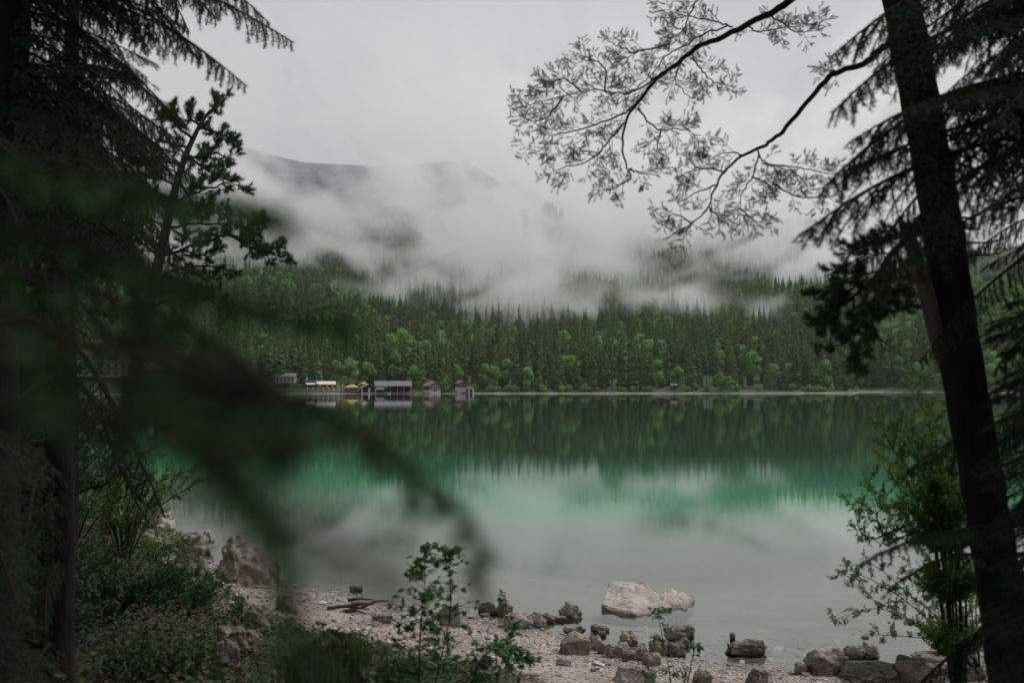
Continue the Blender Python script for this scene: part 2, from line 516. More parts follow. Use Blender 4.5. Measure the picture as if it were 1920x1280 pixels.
# ------------------------------------------------------------------ water
def mat_water():
    m, t = new_mat('water')
    geo = N(t, 'ShaderNodeNewGeometry')
    sp = N(t, 'ShaderNodeSeparateXYZ', {0: geo.outputs['Position']})
    wn = N(t, 'ShaderNodeTexNoise', {'Vector': geo.outputs['Position'], 'Scale': 0.07, 'Detail': 3.0})
    # distance from the near shore with a wavering edge: shelf, drop-off, deep basin
    xm = N(t, 'ShaderNodeMath', {0: sp.outputs['X'], 1: 0.0}, operation='MINIMUM')
    xs = N(t, 'ShaderNodeMath', {0: xm.outputs[0], 1: 1.0, 2: sp.outputs['Y']}, operation='MULTIPLY_ADD')
    yy = N(t, 'ShaderNodeMath', {0: wn.outputs[0], 1: 16.0, 2: xs.outputs[0]}, operation='MULTIPLY_ADD')
    f = N(t, 'ShaderNodeMapRange', {'Value': yy.outputs[0], 'From Min': 8.0, 'From Max': 208.0})
    body = ramp(t, f.outputs[0], [(0.10, (0.38, 0.46, 0.385)), (0.145, (0.27, 0.39, 0.31)), (0.185, (0.07, 0.30, 0.16)), (0.25, (0.022, 0.14, 0.08)), (0.33, (0.005, 0.035, 0.024))])
    clear = N(t, 'ShaderNodeMapRange', {'Value': yy.outputs[0], 'From Min': 26.0, 'From Max': 50.0}, interpolation_type='SMOOTHSTEP')
    # ripples
    mp = N(t, 'ShaderNodeMapping', {'Vector': geo.outputs['Position'], 'Scale': (.55, 1.0, 1.0), 'Rotation': (0, 0, .15)})
    r1 = N(t, 'ShaderNodeTexNoise', {'Vector': mp.outputs[0], 'Scale': 3.2, 'Detail': 4.0, 'Roughness': .55, 'Distortion': .3})
    r2 = N(t, 'ShaderNodeTexNoise', {'Vector': mp.outputs[0], 'Scale': .35, 'Detail': 3.0, 'Roughness': .5})
    # patches of calm and of breeze
    r3 = N(t, 'ShaderNodeTexNoise', {'Vector': mp.outputs[0], 'Scale': .03, 'Detail': 2.0})
    amp = N(t, 'ShaderNodeMapRange', {'Value': r3.outputs[0], 'From Min': .35, 'From Max': .65, 'To Min': .35, 'To Max': 1.0})
    a1 = N(t, 'ShaderNodeMath', {0: r1.outputs[0], 1: amp.outputs[0]}, operation='MULTIPLY')
    h = N(t, 'ShaderNodeMath', {0: r2.outputs[0], 1: 0.5, 2: a1.outputs[0]}, operation='MULTIPLY_ADD')
    bp = N(t, 'ShaderNodeBump', {'Strength': 1.0, 'Distance': 0.0016, 'Height': h.outputs[0]})
    gl = N(t, 'ShaderNodeBsdfGlossy', {'Color': (1, 1, 1, 1), 'Roughness': 0.012, 'Normal': bp.outputs[0]})
    df = N(t, 'ShaderNodeBsdfDiffuse', {'Color': body.outputs[0]})
    tr = N(t, 'ShaderNodeBsdfTransparent', {'Color': (0.80, 0.90, 0.84, 1)})
    inner = N(t, 'ShaderNodeMixShader', {0: clear.outputs[0], 1: tr.outputs[0], 2: df.outputs[0]})
    fr = N(t, 'ShaderNodeFresnel', {'IOR': 1.5, 'Normal': bp.outputs[0]})
    mx = N(t, 'ShaderNodeMixShader', {0: fr.outputs[0], 1: inner.outputs[0], 2: gl.outputs[0]})
    N(t, 'ShaderNodeOutputMaterial', {'Surface': mx.outputs[0]})
    return m


b = Buf()
V, F = grid(np.array([-2600, -600, -200, -60, 0, 60, 200, 600, 2700.]), np.array([8, 40, 100, 200, 400, 700.]), lambda x, y: 0 * x)
b.add(V, F)
lake = b.build('lake_water', mat_water())
tag(lake, 'calm emerald lake reflecting forest and cloud', kind='structure')

# ------------------------------------------------------------------ air: haze and mist
def mist_bank():
    me = bpy.data.meshes.new('mist')
    o = bpy.data.objects.new('mist', me)
    link(o)
    tag(o, 'low white mist drifting across the mountainside above the forest', 'mist', kind='stuff')
    m, t = new_mat('mist')
    pv = N(t, 'ShaderNodeVolumePrincipled', {'Color': (1, 1, 1, 1), 'Density': 1.0, 'Anisotropy': MIST['g']})
    try: pv.inputs['Density Attribute'].default_value = 'density'
    except Exception: pass
    N(t, 'ShaderNodeOutputMaterial', {'Volume': pv.outputs[0]})
    me.materials.append(m)
    g = bpy.data.node_groups.new('mist_field', 'GeometryNodeTree')
    g.interface.new_socket('Geometry', in_out='INPUT', socket_type='NodeSocketGeometry')
    g.interface.new_socket('Geometry', in_out='OUTPUT', socket_type='NodeSocketGeometry')

    def mth(op, a, b_=None, c=None):
        n = g.nodes.new('ShaderNodeMath'); n.operation = op
        for i, v in enumerate((a, b_, c)):
            if v is None: continue
            if isinstance(v, (int, float)): n.inputs[i].default_value = v
            else: g.links.new(v, n.inputs[i])
        return n.outputs[0]

    pos = g.nodes.new('GeometryNodeInputPosition').outputs[0]
    sp = g.nodes.new('ShaderNodeSeparateXYZ'); g.links.new(pos, sp.inputs[0])
    x, y, z = sp.outputs

    def noise(scale, stretch, detail, off, rough=.55, dist=0.0):
        mp = N(g, 'ShaderNodeVectorMath', {0: pos, 1: stretch}, operation='MULTIPLY')
        ad = N(g, 'ShaderNodeVectorMath', {0: mp.outputs[0], 1: off}, operation='ADD')
        n = N(g, 'ShaderNodeTexNoise', {'Vector': ad.outputs[0], 'Scale': scale, 'Detail': detail, 'Roughness': rough, 'Distortion': dist})
        return mth('SUBTRACT', n.outputs[0], .5)

    def gauss(cx, cy_, cz, sx, sy, sz, amp):
        a = mth('POWER', mth('DIVIDE', mth('SUBTRACT', x, cx), sx), 2.0)
        b_ = mth('POWER', mth('DIVIDE', mth('SUBTRACT', y, cy_), sy), 2.0)
        c = mth('POWER', mth('DIVIDE', mth('SUBTRACT', z, cz), sz), 2.0)
        return mth('MULTIPLY', mth('EXPONENT', mth('MULTIPLY', mth('ADD', mth('ADD', a, b_), c), -1.0)), amp)

    n1 = noise(1 / 120., (.8, .22, 1.4), 3.0, MIST['o1'], .5)
    n2 = noise(1 / 38., (.8, .22, 1.2), 5.0, MIST['o2'], .6, .6)
    # height over the local floor of the cloud
    zb = mth('ADD', mth('MULTIPLY', y, MIST['slope']), MIST['zb'])
    hz = mth('DIVIDE', mth('SUBTRACT', z, zb), MIST['soft'])
    hz = mth('MINIMUM', hz, MIST['hmax'])
    f = mth('ADD', mth('ADD', hz, mth('MULTIPLY', n1, MIST['a1'])), mth('MULTIPLY', n2, MIST['a2']))
    for hole in MIST['holes']:
        f = mth('SUBTRACT', f, gauss(*hole))
    mr = N(g, 'ShaderNodeMapRange', {'Value': f, 'From Min': 0.0, 'From Max': MIST['ramp'], 'To Min': 0.0, 'To Max': MIST['dens']}, interpolation_type='SMOOTHSTEP')
    # thin out with altitude so the top melts into the overcast, and at the box ends
    top = N(g, 'ShaderNodeMapRange', {'Value': z, 'From Min': MIST['top0'], 'From Max': MIST['top1'], 'To Min': 1.0, 'To Max': 0.0}, interpolation_type='SMOOTHSTEP')
    fr_ = N(g, 'ShaderNodeMapRange', {'Value': y, 'From Min': 640.0, 'From Max': 760.0, 'To Min': 0.0, 'To Max': 1.0}, interpolation_type='SMOOTHSTEP')
    d = mth('MULTIPLY', mth('MULTIPLY', mr.outputs[0], top.outputs[0]), fr_.outputs[0])
    vc = N(g, 'GeometryNodeVolumeCube', {'Density': d, 'Min': MIST['min'], 'Max': MIST['max'], 'Resolution X': MIST['res'][0], 'Resolution Y': MIST['res'][1], 'Resolution Z': MIST['res'][2]})
    smn = N(g, 'GeometryNodeSetMaterial', {'Geometry': vc.outputs[0], 'Material': m})
    go = g.nodes.new('NodeGroupOutput')
    g.links.new(smn.outputs[0], go.inputs[0])
    md = o.modifiers.new('mist', 'NODES')
    md.node_group = g
    return o


MIST = dict(g=0.55, o1=(3.1, 7.7, 1.2), o2=(11.0, 2.0, 5.0), slope=0.02, zb=77.0, soft=40.0, hmax=0.8, a1=10.0, a2=12.0, ramp=2.6, dens=0.019,
            top0=170.0, top1=335.0, min=(-850, 640, 30), max=(1000, 1290, 355), res=(400, 60, 110),
            holes=[(-128, 700, 152, 42, 110, 24, 2.4), (-160, 870, 188, 50, 120, 28, 2.8), (-195, 1040, 222, 62, 150, 32, 3.3),
                   (-60, 700, 113, 44, 110, 14, .3), (-78, 880, 143, 54, 120, 18, .3), (-92, 1040, 172, 64, 140, 20, .5),
                   (10, 720, 125, 12, 110, 12, .3), (12, 880, 156, 14, 120, 14, .5), (12, 980, 180, 14, 80, 16, .8), (-106, 790, 130, 34, 240, 17, -1.5), (12, 900, 125, 24, 200, 16, -1.5),
                   (60, 760, 128, 60, 160, 18, 1.0), (105, 850, 95, 60, 220, 18, 1.6), (-175, 720, 92, 80, 150, 18, 2.4), (-35, 820, 104, 46, 200, 16, 1.6), (-20, 820, 80, 110, 220, 12, 1.0),
                   (-120, 1150, 298, 330, 500, 30, -4.0), (17, 800, 82, 26, 200, 14, -1.8), (190, 780, 66, 70, 200, 12, -1.8), (-88, 800, 74, 28, 200, 12, -1.6)])
mist_bank()
HAZE = 0.00005
b = Buf()
b.box((0, 1150, 349), (5600, 2480, 722))   # ground sheet bottom is about -12
haze = b.build('haze', None)
mh, th = new_mat('haze')
N(th, 'ShaderNodeOutputMaterial', {'Volume': N(th, 'ShaderNodeVolumePrincipled', {'Color': (.93, .97, 1, 1), 'Density': HAZE, 'Anisotropy': 0.2}).outputs[0]})
haze.data.materials.clear(); haze.data.materials.append(mh)
tag(haze, 'thin damp air over lake and forest', 'haze', kind='stuff')
haze.display_type = 'WIRE'
cy.volume_step_rate = 5.0

# ------------------------------------------------------------------ far forest
def crown_spruce(seed, H=24.0, R=3.1, bare=0.12, levels=26, dens=1.0):
    rs = RS(seed); b = Buf()
    for k in range(levels):
        t = k / (levels - 1)
        z = H * (bare + (1 - bare) * t) 
        r = R * 1.22 * (1 - t) ** .72 * (0.75 + .35 * rs.rand()) + .10
        if t < .12: r *= .7 + 2 * t
        nb = int((6 + 5 * (1 - t)) * dens)
        for j in range(nb):
            a = rs.rand() * 6.283
            rr = r * (0.65 + .55 * rs.rand())
            d = np.array([math.cos(a), math.sin(a), 0]); s = np.array([-d[1], d[0], 0])
            droop = rr * (.25 + .3 * rs.rand()) * (1 - .5 * t)
            w = rr * (.22 + .12 * rs.rand()) + .1
            p0 = np.array([0, 0, z + .25 * rr])
            p1 = d * rr * .5 + [0, 0, z - droop * .1]
            p2 = d * rr + [0, 0, z - droop]
            hang = .35 + .35 * rs.rand()
            V = [p0, p1 + s * w, p1 - s * w, p2, p1 + s * w * .9 + [0, 0, -hang * w * 2], p1 - s * w * .9 + [0, 0, -hang * w * 2], p1 * .6 + d * rr * .3 + [0, 0, (z) * .4 - hang * 1.6]]
            V[6] = d * rr * .62 + [0, 0, z - droop * .6 - hang * w * 2.2]
            b.add(V, [[0, 1, 3], [0, 3, 2], [1, 4, 3], [2, 3, 5], [3, 6, 0]])
    b.add([[0.1, 0, H - .6], [-.05, .1, H - .6], [-.05, -.1, H - .6], [0, 0, H + .9]], [[0, 1, 3], [1, 2, 3], [2, 0, 3]])
    return b


def crown_leafy(seed, H=15.0, R=4.2, n=1500, low=.2, size=.55):
    rs = RS(seed); b = Buf()
    # lobes
    L = []
    for k in range(13):
        t = rs.rand()
        z = H * (low + (1 - low) * (0.12 + .76 * t))
        rad = R * math.sin(math.pi * min(.95, .18 + .75 * t)) * .62
        a = rs.rand() * 6.283
        L.append((math.cos(a) * rad, math.sin(a) * rad, z, R * (.30 + .28 * rs.rand())))
    L.append((0, 0, H * .86, R * .42))
    L = np.array(L)
    i = rs.randint(len(L), size=n)
    dirs = unit(rs.normal(size=(n, 3)))
    rr = L[i, 3] * (.55 + .5 * rs.rand(n) ** .5)
    c = L[i, :3] + dirs * rr[:, None] * [1, 1, .8]
    nr = unit(dirs + rs.normal(size=(n, 3)) * .6 + [0, 0, .3])
    t1 = unit(np.cross(nr, rs.normal(size=(n, 3))))
    t2 = np.cross(nr, t1)
    s = size * (.6 + .8 * rs.rand(n))[:, None]
    V = np.stack([c - t1 * s, c - t2 * s * .7, c + t1 * s, c + t2 * s * .7 + nr * s * .2], 1).reshape(-1, 3)
    b.add(V, np.arange(n * 4).reshape(-1, 4))
    return b


def trunk_mesh(seed, H, r):
    rs = RS(seed); b = Buf()
    z = np.linspace(-.8, H * .95, 7)
    p = np.stack([np.cumsum(rs.normal(size=7) * .05), np.cumsum(rs.normal(size=7) * .05), z], 1)
    b.tube(p, np.linspace(r, r * .15, 7), 5)
    return b


def limbs_mesh(seed, H, R, r):
    rs = RS(seed); b = trunk_mesh(seed, H * .85, r)
    for k in range(6):
        a = rs.rand() * 6.28; z = H * (.25 + .45 * rs.rand())
        e = np.array([math.cos(a) * R * .7, math.sin(a) * R * .7, z + R * .7])
        b.tube(spline([[0, 0, z], e * [.5, .5, 1] - [0, 0, R * .35], e], 5), np.linspace(r * .4, r * .08, 5), 4)
    return b


PROTO = []      # (kind, crown mesh, trunk mesh, height)
for k, (H, R, bare, lv, dn) in enumerate([(25, 3.1, .10, 27, 1.0), (28, 2.7, .30, 24, .9), (22, 3.3, .04, 26, 1.1), (27, 2.3, .42, 20, .8), (18, 2.6, .03, 22, 1.1), (30, 3.0, .22, 28, .9)]):
    PROTO.append(('spruce_tree', crown_spruce(40 + k, H, R, bare, lv, dn).mesh('crown', M['far_spruce']), trunk_mesh(k, H, .30).mesh('trunk', M['far_trunk']), H))
for k, (H, R, n, low) in enumerate([(14, 4.3, 1700, .16), (18, 3.8, 1800, .2), (10, 3.4, 1200, .05), (20, 4.6, 2200, .25)]):
    PROTO.append(('broadleaf_tree', crown_leafy(70 + k, H, R, n, low).mesh('crown', M['far_leaf']), limbs_mesh(k, H, R, .22).mesh('trunk', M['far_trunk']), H))
for k, (H, R) in enumerate([(3.5, 2.6), (4.5, 2.4)]):
    PROTO.append(('shrub', crown_leafy(90 + k, H, R, 700, .02, .4).mesh('crown', M['far_leaf']), limbs_mesh(k + 5, H, R, .06).mesh('trunk', M['far_trunk']), H))


def far_tree(kind_i, x, y, sc, rz, label, group, split=True, z=None):
    kind, cm, tm, H = PROTO[kind_i]
    zz = float(ground_z(x, y)) if z is None else z
    o = thing(kind, (x, y, zz), label, {'spruce_tree': 'conifer', 'broadleaf_tree': 'tree', 'shrub': 'shrub'}[kind], group, rz)
    o.scale = (sc[0], sc[0], sc[1])
    c = bpy.data.objects.new('crown', cm); link(c, o)
    t_ = bpy.data.objects.new('trunk', tm); link(t_, o)
    return o


def X_at(u, Y):
    return (u - 960) / 1867.0 * Y


rs = RS(7)
taken = []
# the bright broadleaf trees and small trees one can tell apart along the far shore: u, height px, proto, extra depth, label
KEEP = [
    (655, 60, 8, 30, 'bright leafy tree behind the yellow sunshade and green roofed boathouse'),
    (632, 52, 6, 34, 'rounded bright green tree above the pale awning terrace'),
    (690, 46, 6, 40, 'light green tree between the green roof and the long grey roof'),
    (742, 72, 7, 36, 'tall light green tree rising behind the middle of the long grey roof'),
    (758, 96, 9, 60, 'tallest pale leafy tree, above the right half of the long grey roof'),
    (776, 44, 8, 30, 'small bright tree behind the right end of the long grey roof'),
    (838, 30, 8, 6, 'bright bushy tree touching the right wall of the gabled brown hut'),
    (833, 62, 7, 28, 'tall bright tree rising behind the gabled brown hut'),
    (856, 46, 6, 30, 'leafy tree between the gabled hut and the small balcony hut'),
    (873, 44, 4, 26, 'small pointed tree right above the balcony hut'),
    (908, 54, 7, 10, 'bright birch-like tree first right of the small shore huts'),
    (927, 46, 6, 12, 'bright leafy tree second right of the small shore huts'),
    (952, 60, 7, 16, 'bright green tree third right of the small shore huts'),
    (989, 46, 6, 7, 'compact bright tree standing alone on the grass by the path'),
    (1060, 62, 6, 30, 'pale round crowned tree left of the small shore clearing, farther back'),
    (1075, 66, 9, 26, 'large pale leafy tree left of the clearing, near the waterline'),
    (1232, 60, 7, 12, 'bright tree at the left edge of the beach clearing with the steps'),
    (1270, 44, 8, 18, 'small bright tree right behind the beach clearing'),
    (1350, 36, 8, 8, 'round bright small tree right of the beach clearing'),
    (1367, 30, 8, 6, 'lowest bright tree beside the round one right of the clearing'),
    (1412, 74, 9, 26, 'tall pale leafy tree with a round head on the right half of the shore'),
    (1452, 48, 6, 20, 'pale leafy tree halfway between clearing and right trunk'),
    (1476, 52, 7, 18, 'yellowish green leafy tree near the right end of the shore'),
    (1545, 56, 6, 14, 'bluish green leafy tree near the right end of the shore'),
]
for (u, hp, pi, dy, lb) in KEEP:
    Y0 = float(far_shore(X_at(u, 480))) + dy
    x = X_at(u, Y0)
    z = float(ground_z(x, Y0))
    sc = hp / 1867.0 * Y0 / PROTO[pi][3]
    far_tree(pi, x, Y0, (sc * (.85 + .2 * rs.rand()), sc), rs.rand() * 6, lb, 'broadleaf trees along the far shore')
    taken.append((x, Y0))

BUILD_ZONES = [(-200, -50)]      # x ranges kept free of trees right at the water


def free(x, y, rad):
    return all((x - a) ** 2 + (y - b_) ** 2 > rad * rad for a, b_ in taken)


cnt = 0
attempt = 0
LAB = {0: ('tall dense dark green spruce in the front of the far lakeside forest', 'spruces at the front of the far forest'),
       1: ('tall spruce with a bare lower trunk in the front of the far lakeside forest', 'bare trunked spruces at the front of the far forest'),
       2: ('broad spruce branched down to the ground in the front of the far lakeside forest', 'broad spruces at the front of the far forest'),
       3: ('slender spruce with a high crown on a long bare trunk across the lake', 'slender high crowned spruces across the lake'),
       4: ('short young spruce among taller ones across the lake', 'young spruces across the lake'),
       5: ('very tall spruce reaching above its neighbours across the lake', 'tallest spruces across the lake')}
while cnt < 262 and attempt < 9000:
    attempt += 1
    u = rs.uniform(440, 1760)
    Y = 486 + 75 * rs.rand() ** 1.3
    x = X_at(u, Y)
    d = Y - float(far_shore(x))
    lim = 34 if x < -45 else 10
    if d < lim or (1243 < u < 1283 and d < 34): continue
    if not free(x, Y, 4.4): continue
    pi = rs.choice([0, 1, 2, 3, 4, 5], p=[.26, .22, .16, .16, .08, .12])
    if d < 16 and rs.rand() < .5: pi = 2
    s = rs.uniform(.72, 1.04)
    far_tree(pi, x, Y, (s * rs.uniform(.85, 1.1), s), rs.rand() * 6, *LAB[pi])
    taken.append((x, Y)); cnt += 1
# low bushes on the shore edge
k = 0
for u in np.concatenate([rs.uniform(880, 1000, 8), rs.uniform(1000, 1660, 30)]):
    x = X_at(u, 484); Y = float(far_shore(x)) + rs.uniform(6, 10)
    if 1225 < u < 1290: continue
    s = rs.uniform(.35, .8)
    far_tree(10 + k % 2, x, Y, (s * 1.1, s), rs.rand() * 6, 'low green bush at the edge of the pale beach across the lake', 'bushes along the far beach')
    k += 1


# the wood behind reads as one mass: one object, trees instanced on points
def forest_mass():
    rs = RS(21)
    pts, typ, scl = [], [], []
    st = 5.6
    xs = np.arange(-900, 1000, st); ys = np.arange(500, 1420, st * 1.15)
    X, Y = np.meshgrid(xs, ys)
    X = X + rs.uniform(-2.6, 2.6, X.shape); Y = Y + rs.uniform(-2.8, 2.8, Y.shape)
    X, Y = X.ravel(), Y.ravel()
    Z = ground_z(X, Y)
    d = Y - far_shore(X)
    u = 960 + X / Y * 1867
    keep = (d > 14) & (np.abs(u - 960) < 1120 + 120) & ((Y > 556) | (u < 440) | (u > 1762))
    keep &= ~((X < -45) & (d < 40) & (X > -330))
    rockmask = (Z > 190 + 60 * (X > 0) + 120 * fbm(X / 90, Y / 90, 4, 31)) & ((rs.rand(len(X)) < .8) | (X < 0 + 160 * fbm(X / 70, Y / 70, 3, 41)))
    keep &= ~rockmask
    keep &= fbm(X / 26, Y / 26, 2, 77) > -.34
    X, Y, Z = X[keep], Y[keep], Z[keep]
    n = len(X)
    leaf = fbm(X / 60, Y / 60, 3, 50) + .25 * (rs.rand(n) - .5)
    pr = rs.rand(n)
    ty = rs.choice([0, 1, 2, 3, 4, 5], size=n, p=[.26, .2, .2, .1, .12, .12])
    ty = np.where((leaf > .12) | (pr < .13), 6 + rs.randint(0, 4, n), ty)
    sc = rs.uniform(.45, 1.15, n) * (1 - .25 * (Y > 900))
    me = bpy.data.meshes.new('forest')
    me.vertices.add(n)
    me.vertices.foreach_set('co', np.stack([X, Y, Z - .3], 1).astype(np.float32).ravel())
    at = me.attributes.new('kind_index', 'INT', 'POINT'); at.data.foreach_set('value', ty.astype(np.int32))
    at = me.attributes.new('size', 'FLOAT', 'POINT'); at.data.foreach_set('value', sc.astype(np.float32))
    at = me.attributes.new('turn', 'FLOAT', 'POINT'); at.data.foreach_set('value', (rs.rand(n) * 6.283).astype(np.float32))
    me.materials.append(M['far_spruce']); me.materials.append(M['far_leaf'])
    o = bpy.data.objects.new('forest', me); link(o)
    tag(o, 'dense mixed forest covering the slope behind the front row of trees', 'forest', kind='stuff')
    g = bpy.data.node_groups.new('forest', 'GeometryNodeTree')
    g.interface.new_socket('Geometry', in_out='INPUT', socket_type='NodeSocketGeometry')
    g.interface.new_socket('Geometry', in_out='OUTPUT', socket_type='NodeSocketGeometry')
    gi = g.nodes.new('NodeGroupInput'); go = g.nodes.new('NodeGroupOutput')
    jn = g.nodes.new('GeometryNodeJoinGeometry')
    # the source shapes: crowns of trees that stand in the front row
    src = {}
    for ob in bpy.data.objects:
        if ob.type == 'MESH' and ob.name.startswith('crown') and ob.parent is not None:
            for i in range(10):
                if ob.data == PROTO[i][1] and i not in src: src[i] = ob
    outs = []
    for i in range(10):
        oi = g.nodes.new('GeometryNodeObjectInfo')
        oi.transform_space = 'ORIGINAL'
        oi.inputs['Object'].default_value = src[i]
        oi.inputs['As Instance'].default_value = True
        outs.append(oi.outputs['Geometry'])
    for s_ in reversed(outs):
        g.links.new(s_, jn.inputs[0])
    na = {}
    for nm, tp in (('kind_index', 'INT'), ('size', 'FLOAT'), ('turn', 'FLOAT')):
        a = g.nodes.new('GeometryNodeInputNamedAttribute'); a.data_type = tp; a.inputs['Name'].default_value = nm
        na[nm] = [s_ for s_ in a.outputs if s_.enabled and s_.name == 'Attribute'][0]
    cx = g.nodes.new('ShaderNodeCombineXYZ'); g.links.new(na['turn'], cx.inputs[2])
    ip = g.nodes.new('GeometryNodeInstanceOnPoints')
    g.links.new(gi.outputs[0], ip.inputs['Points']); g.links.new(jn.outputs[0], ip.inputs['Instance'])
    ip.inputs['Pick Instance'].default_value = True
    g.links.new(na['kind_index'], ip.inputs['Instance Index'])
    g.links.new(cx.outputs[0], ip.inputs['Rotation'])
    g.links.new(na['size'], ip.inputs['Scale'])
    g.links.new(ip.outputs[0], go.inputs[0])
    md = o.modifiers.new('forest', 'NODES'); md.node_group = g
    print('forest instances', n)


forest_mass()

# ------------------------------------------------------------------ buildings across the lake
M['wood_dark'] = mat_noise('wood_dark', (0.05, 0.035, 0.028), (0.11, 0.08, 0.065), scale=1.5, stretch=(6, 6, .6), rough=.9, spec=.1)
M['wood_brown'] = mat_noise('wood_brown', (0.13, 0.08, 0.055), (0.24, 0.16, 0.115), scale=1.5, stretch=(6, 6, .6), rough=.9, spec=.1)
M['wood_grey'] = mat_noise('wood_grey', (0.19, 0.15, 0.125), (0.33, 0.27, 0.23), scale=1.5, stretch=(6, 6, .6), rough=.9, spec=.1)
M['roof_grey'] = mat_noise('roof_grey', (0.12, 0.12, 0.13), (0.21, 0.21, 0.225), scale=.8, stretch=(.4, 4, 4), rough=.75)
M['roof_brown'] = mat_noise('roof_brown', (0.17, 0.115, 0.10), (0.30, 0.21, 0.18), scale=.9, stretch=(3, 3, 3), rough=.85)
M['roof_green'] = mat_noise('roof_green', (0.14, 0.22, 0.15), (0.20, 0.29, 0.19), scale=.7, rough=.7)
M['roof_red'] = mat_noise('roof_red', (0.14, 0.06, 0.045), (0.26, 0.11, 0.08), scale=.9, rough=.85)
M['plaster'] = mat_plain('plaster', (0.62, 0.60, 0.57), rough=.9)
M['concrete'] = mat_plain('concrete', (0.36, 0.33, 0.31), rough=.9)
M['stone_wall'] = mat_noise('stone_wall', (0.2, 0.19, 0.17), (0.42, 0.39, 0.36), scale=2.0, rough=.9)
M['dark_inside'] = mat_plain('dark_inside', (0.03, 0.028, 0.027), rough=.9)  # near-black colour stands in for shade inside openings and beneath; also on the railing
M['glass'] = mat_plain('glass', (0.06, 0.07, 0.08), rough=.15, spec=.6, var=.05)
M['yellow_cloth'] = mat_plain('yellow_cloth', (0.55, 0.34, 0.09), rough=.8)
M['cream_cloth'] = mat_plain('cream_cloth', (0.72, 0.64, 0.55), rough=.8)
M['white_paint'] = mat_plain('white_paint', (0.7, 0.69, 0.68), rough=.6)
M['red_paint'] = mat_plain('red_paint', (0.42, 0.06, 0.05), rough=.4)
M['blue_paint'] = mat_plain('blue_paint', (0.04, 0.10, 0.42), rough=.4)
M['yellow_paint'] = mat_plain('yellow_paint', (0.6, 0.42, 0.12), rough=.4)
M['pylon_paint'] = mat_plain('pylon_paint', (0.50, 0.17, 0.13), rough=.6)
M['steel'] = mat_plain('steel', (0.18, 0.18, 0.19), rough=.5)

PXM = 475 / 1867.0


def quadbox(b, pts4, th, mat=0):
    """a slab: four corner points extruded by th along the normal"""
    p = np.asarray(pts4, float)
    n = unit(np.cross(p[1] - p[0], p[3] - p[0])) * th
    V = np.concatenate([p, p + n])
    b.add(V, [[3, 2, 1, 0], [4, 5, 6, 7], [0, 1, 5, 4], [1, 2, 6, 5], [2, 3, 7, 6], [3, 0, 4, 7]], mat)


def gable_roof(b, w, l, z0, h, over=.5, overl=.5, th=.16, ridge='x'):
    """ridge along x, slopes face +-y; w across, l along"""
    s = 1 + over / (w / 2)
    for sg in (-1, 1):
        e = np.array([[-l / 2 - overl, sg * (w / 2 + over), z0 - h * (s - 1)], [l / 2 + overl, sg * (w / 2 + over), z0 - h * (s - 1)], [l / 2 + overl, 0, z0 + h], [-l / 2 - overl, 0, z0 + h]])
        if sg > 0: e = e[::-1]
        if ridge == 'y': e = np.stack([-e[:, 1], e[:, 0], e[:, 2]], 1)
        quadbox(b, e, th)


def gable_walls(b, w, l, z0, z1, h, ridge='x', skip=()):
    """closed box walls with pentagon gable ends"""
    x, y = l / 2, w / 2
    V = np.array([[-x, -y, z0], [x, -y, z0], [x, y, z0], [-x, y, z0], [-x, -y, z1], [x, -y, z1], [x, y, z1], [-x, y, z1], [-x, 0, z1 + h - .02], [x, 0, z1 + h - .02]])
    if ridge == 'y': V = np.stack([-V[:, 1], V[:, 0], V[:, 2]], 1)
    if 'front' not in skip: b.add(V, [[0, 1, 5, 4]])
    b.add(V, [[2, 3, 7, 6]])
    b.add(V, [[3, 0, 4, 7], [1, 2, 6, 5]])
    b.add(V, [[7, 4, 8], [5, 6, 9]])


def one(name, fn, mat, parent):
    b = Buf(); fn(b); return b.build(name, mat, parent)


def part_box(name, c, s, mat, parent):
    return one(name, lambda b: b.box(c, s), mat, parent)


# long grey roofed boathouse
bx_ = X_at(736, 478)
t = thing('boathouse', (bx_, 479, 0), 'long open boathouse with a wide grey roof on wooden posts, largest building at the waterside', 'boathouse', rz=math.radians(12))
one('roof', lambda b: gable_roof(b, 8.5, 16.6, 3.75, 2.15, .5, .6), M['roof_grey'], t)
one('gable_wall', lambda b: b.add([[-8.2, -4.2, 3.5], [-8.2, 4.2, 3.5], [-8.2, 0, 5.7], [-8.05, -4.2, 3.5], [-8.05, 4.2, 3.5], [-8.05, 0, 5.7]], [[0, 2, 1], [3, 4, 5]]), M['concrete'], t)
part_box('back_wall', (0, 4.1, 2.0), (16.4, .2, 3.6), M['wood_dark'], t)
part_box('side_wall', (8.1, 1.5, 2.0), (.2, 5.0, 3.6), M['wood_dark'], t)
part_box('floor', (0, 0, .30), (17.2, 8.6, .3), M['concrete'], t)
for px_ in (-8.0, -4.6, -1.4, 1.9, 5.0, 8.1):
    part_box('post', (px_, -4.1, 2.05), (.32, .32, 3.4), M['wood_grey'], t)
part_box('window_band', (-5.2, -3.6, 3.2), (5.2, .12, .8), M['plaster'], t)
part_box('beam', (0, -4.1, 3.68), (16.6, .3, .22), M['wood_dark'], t)
for k, xx in enumerate((-3.0, 0.2, 3.4)):
    part_box('partition', (xx, 1.5, 1.7), (.15, 4.5, 2.6), M['wood_dark'], t)

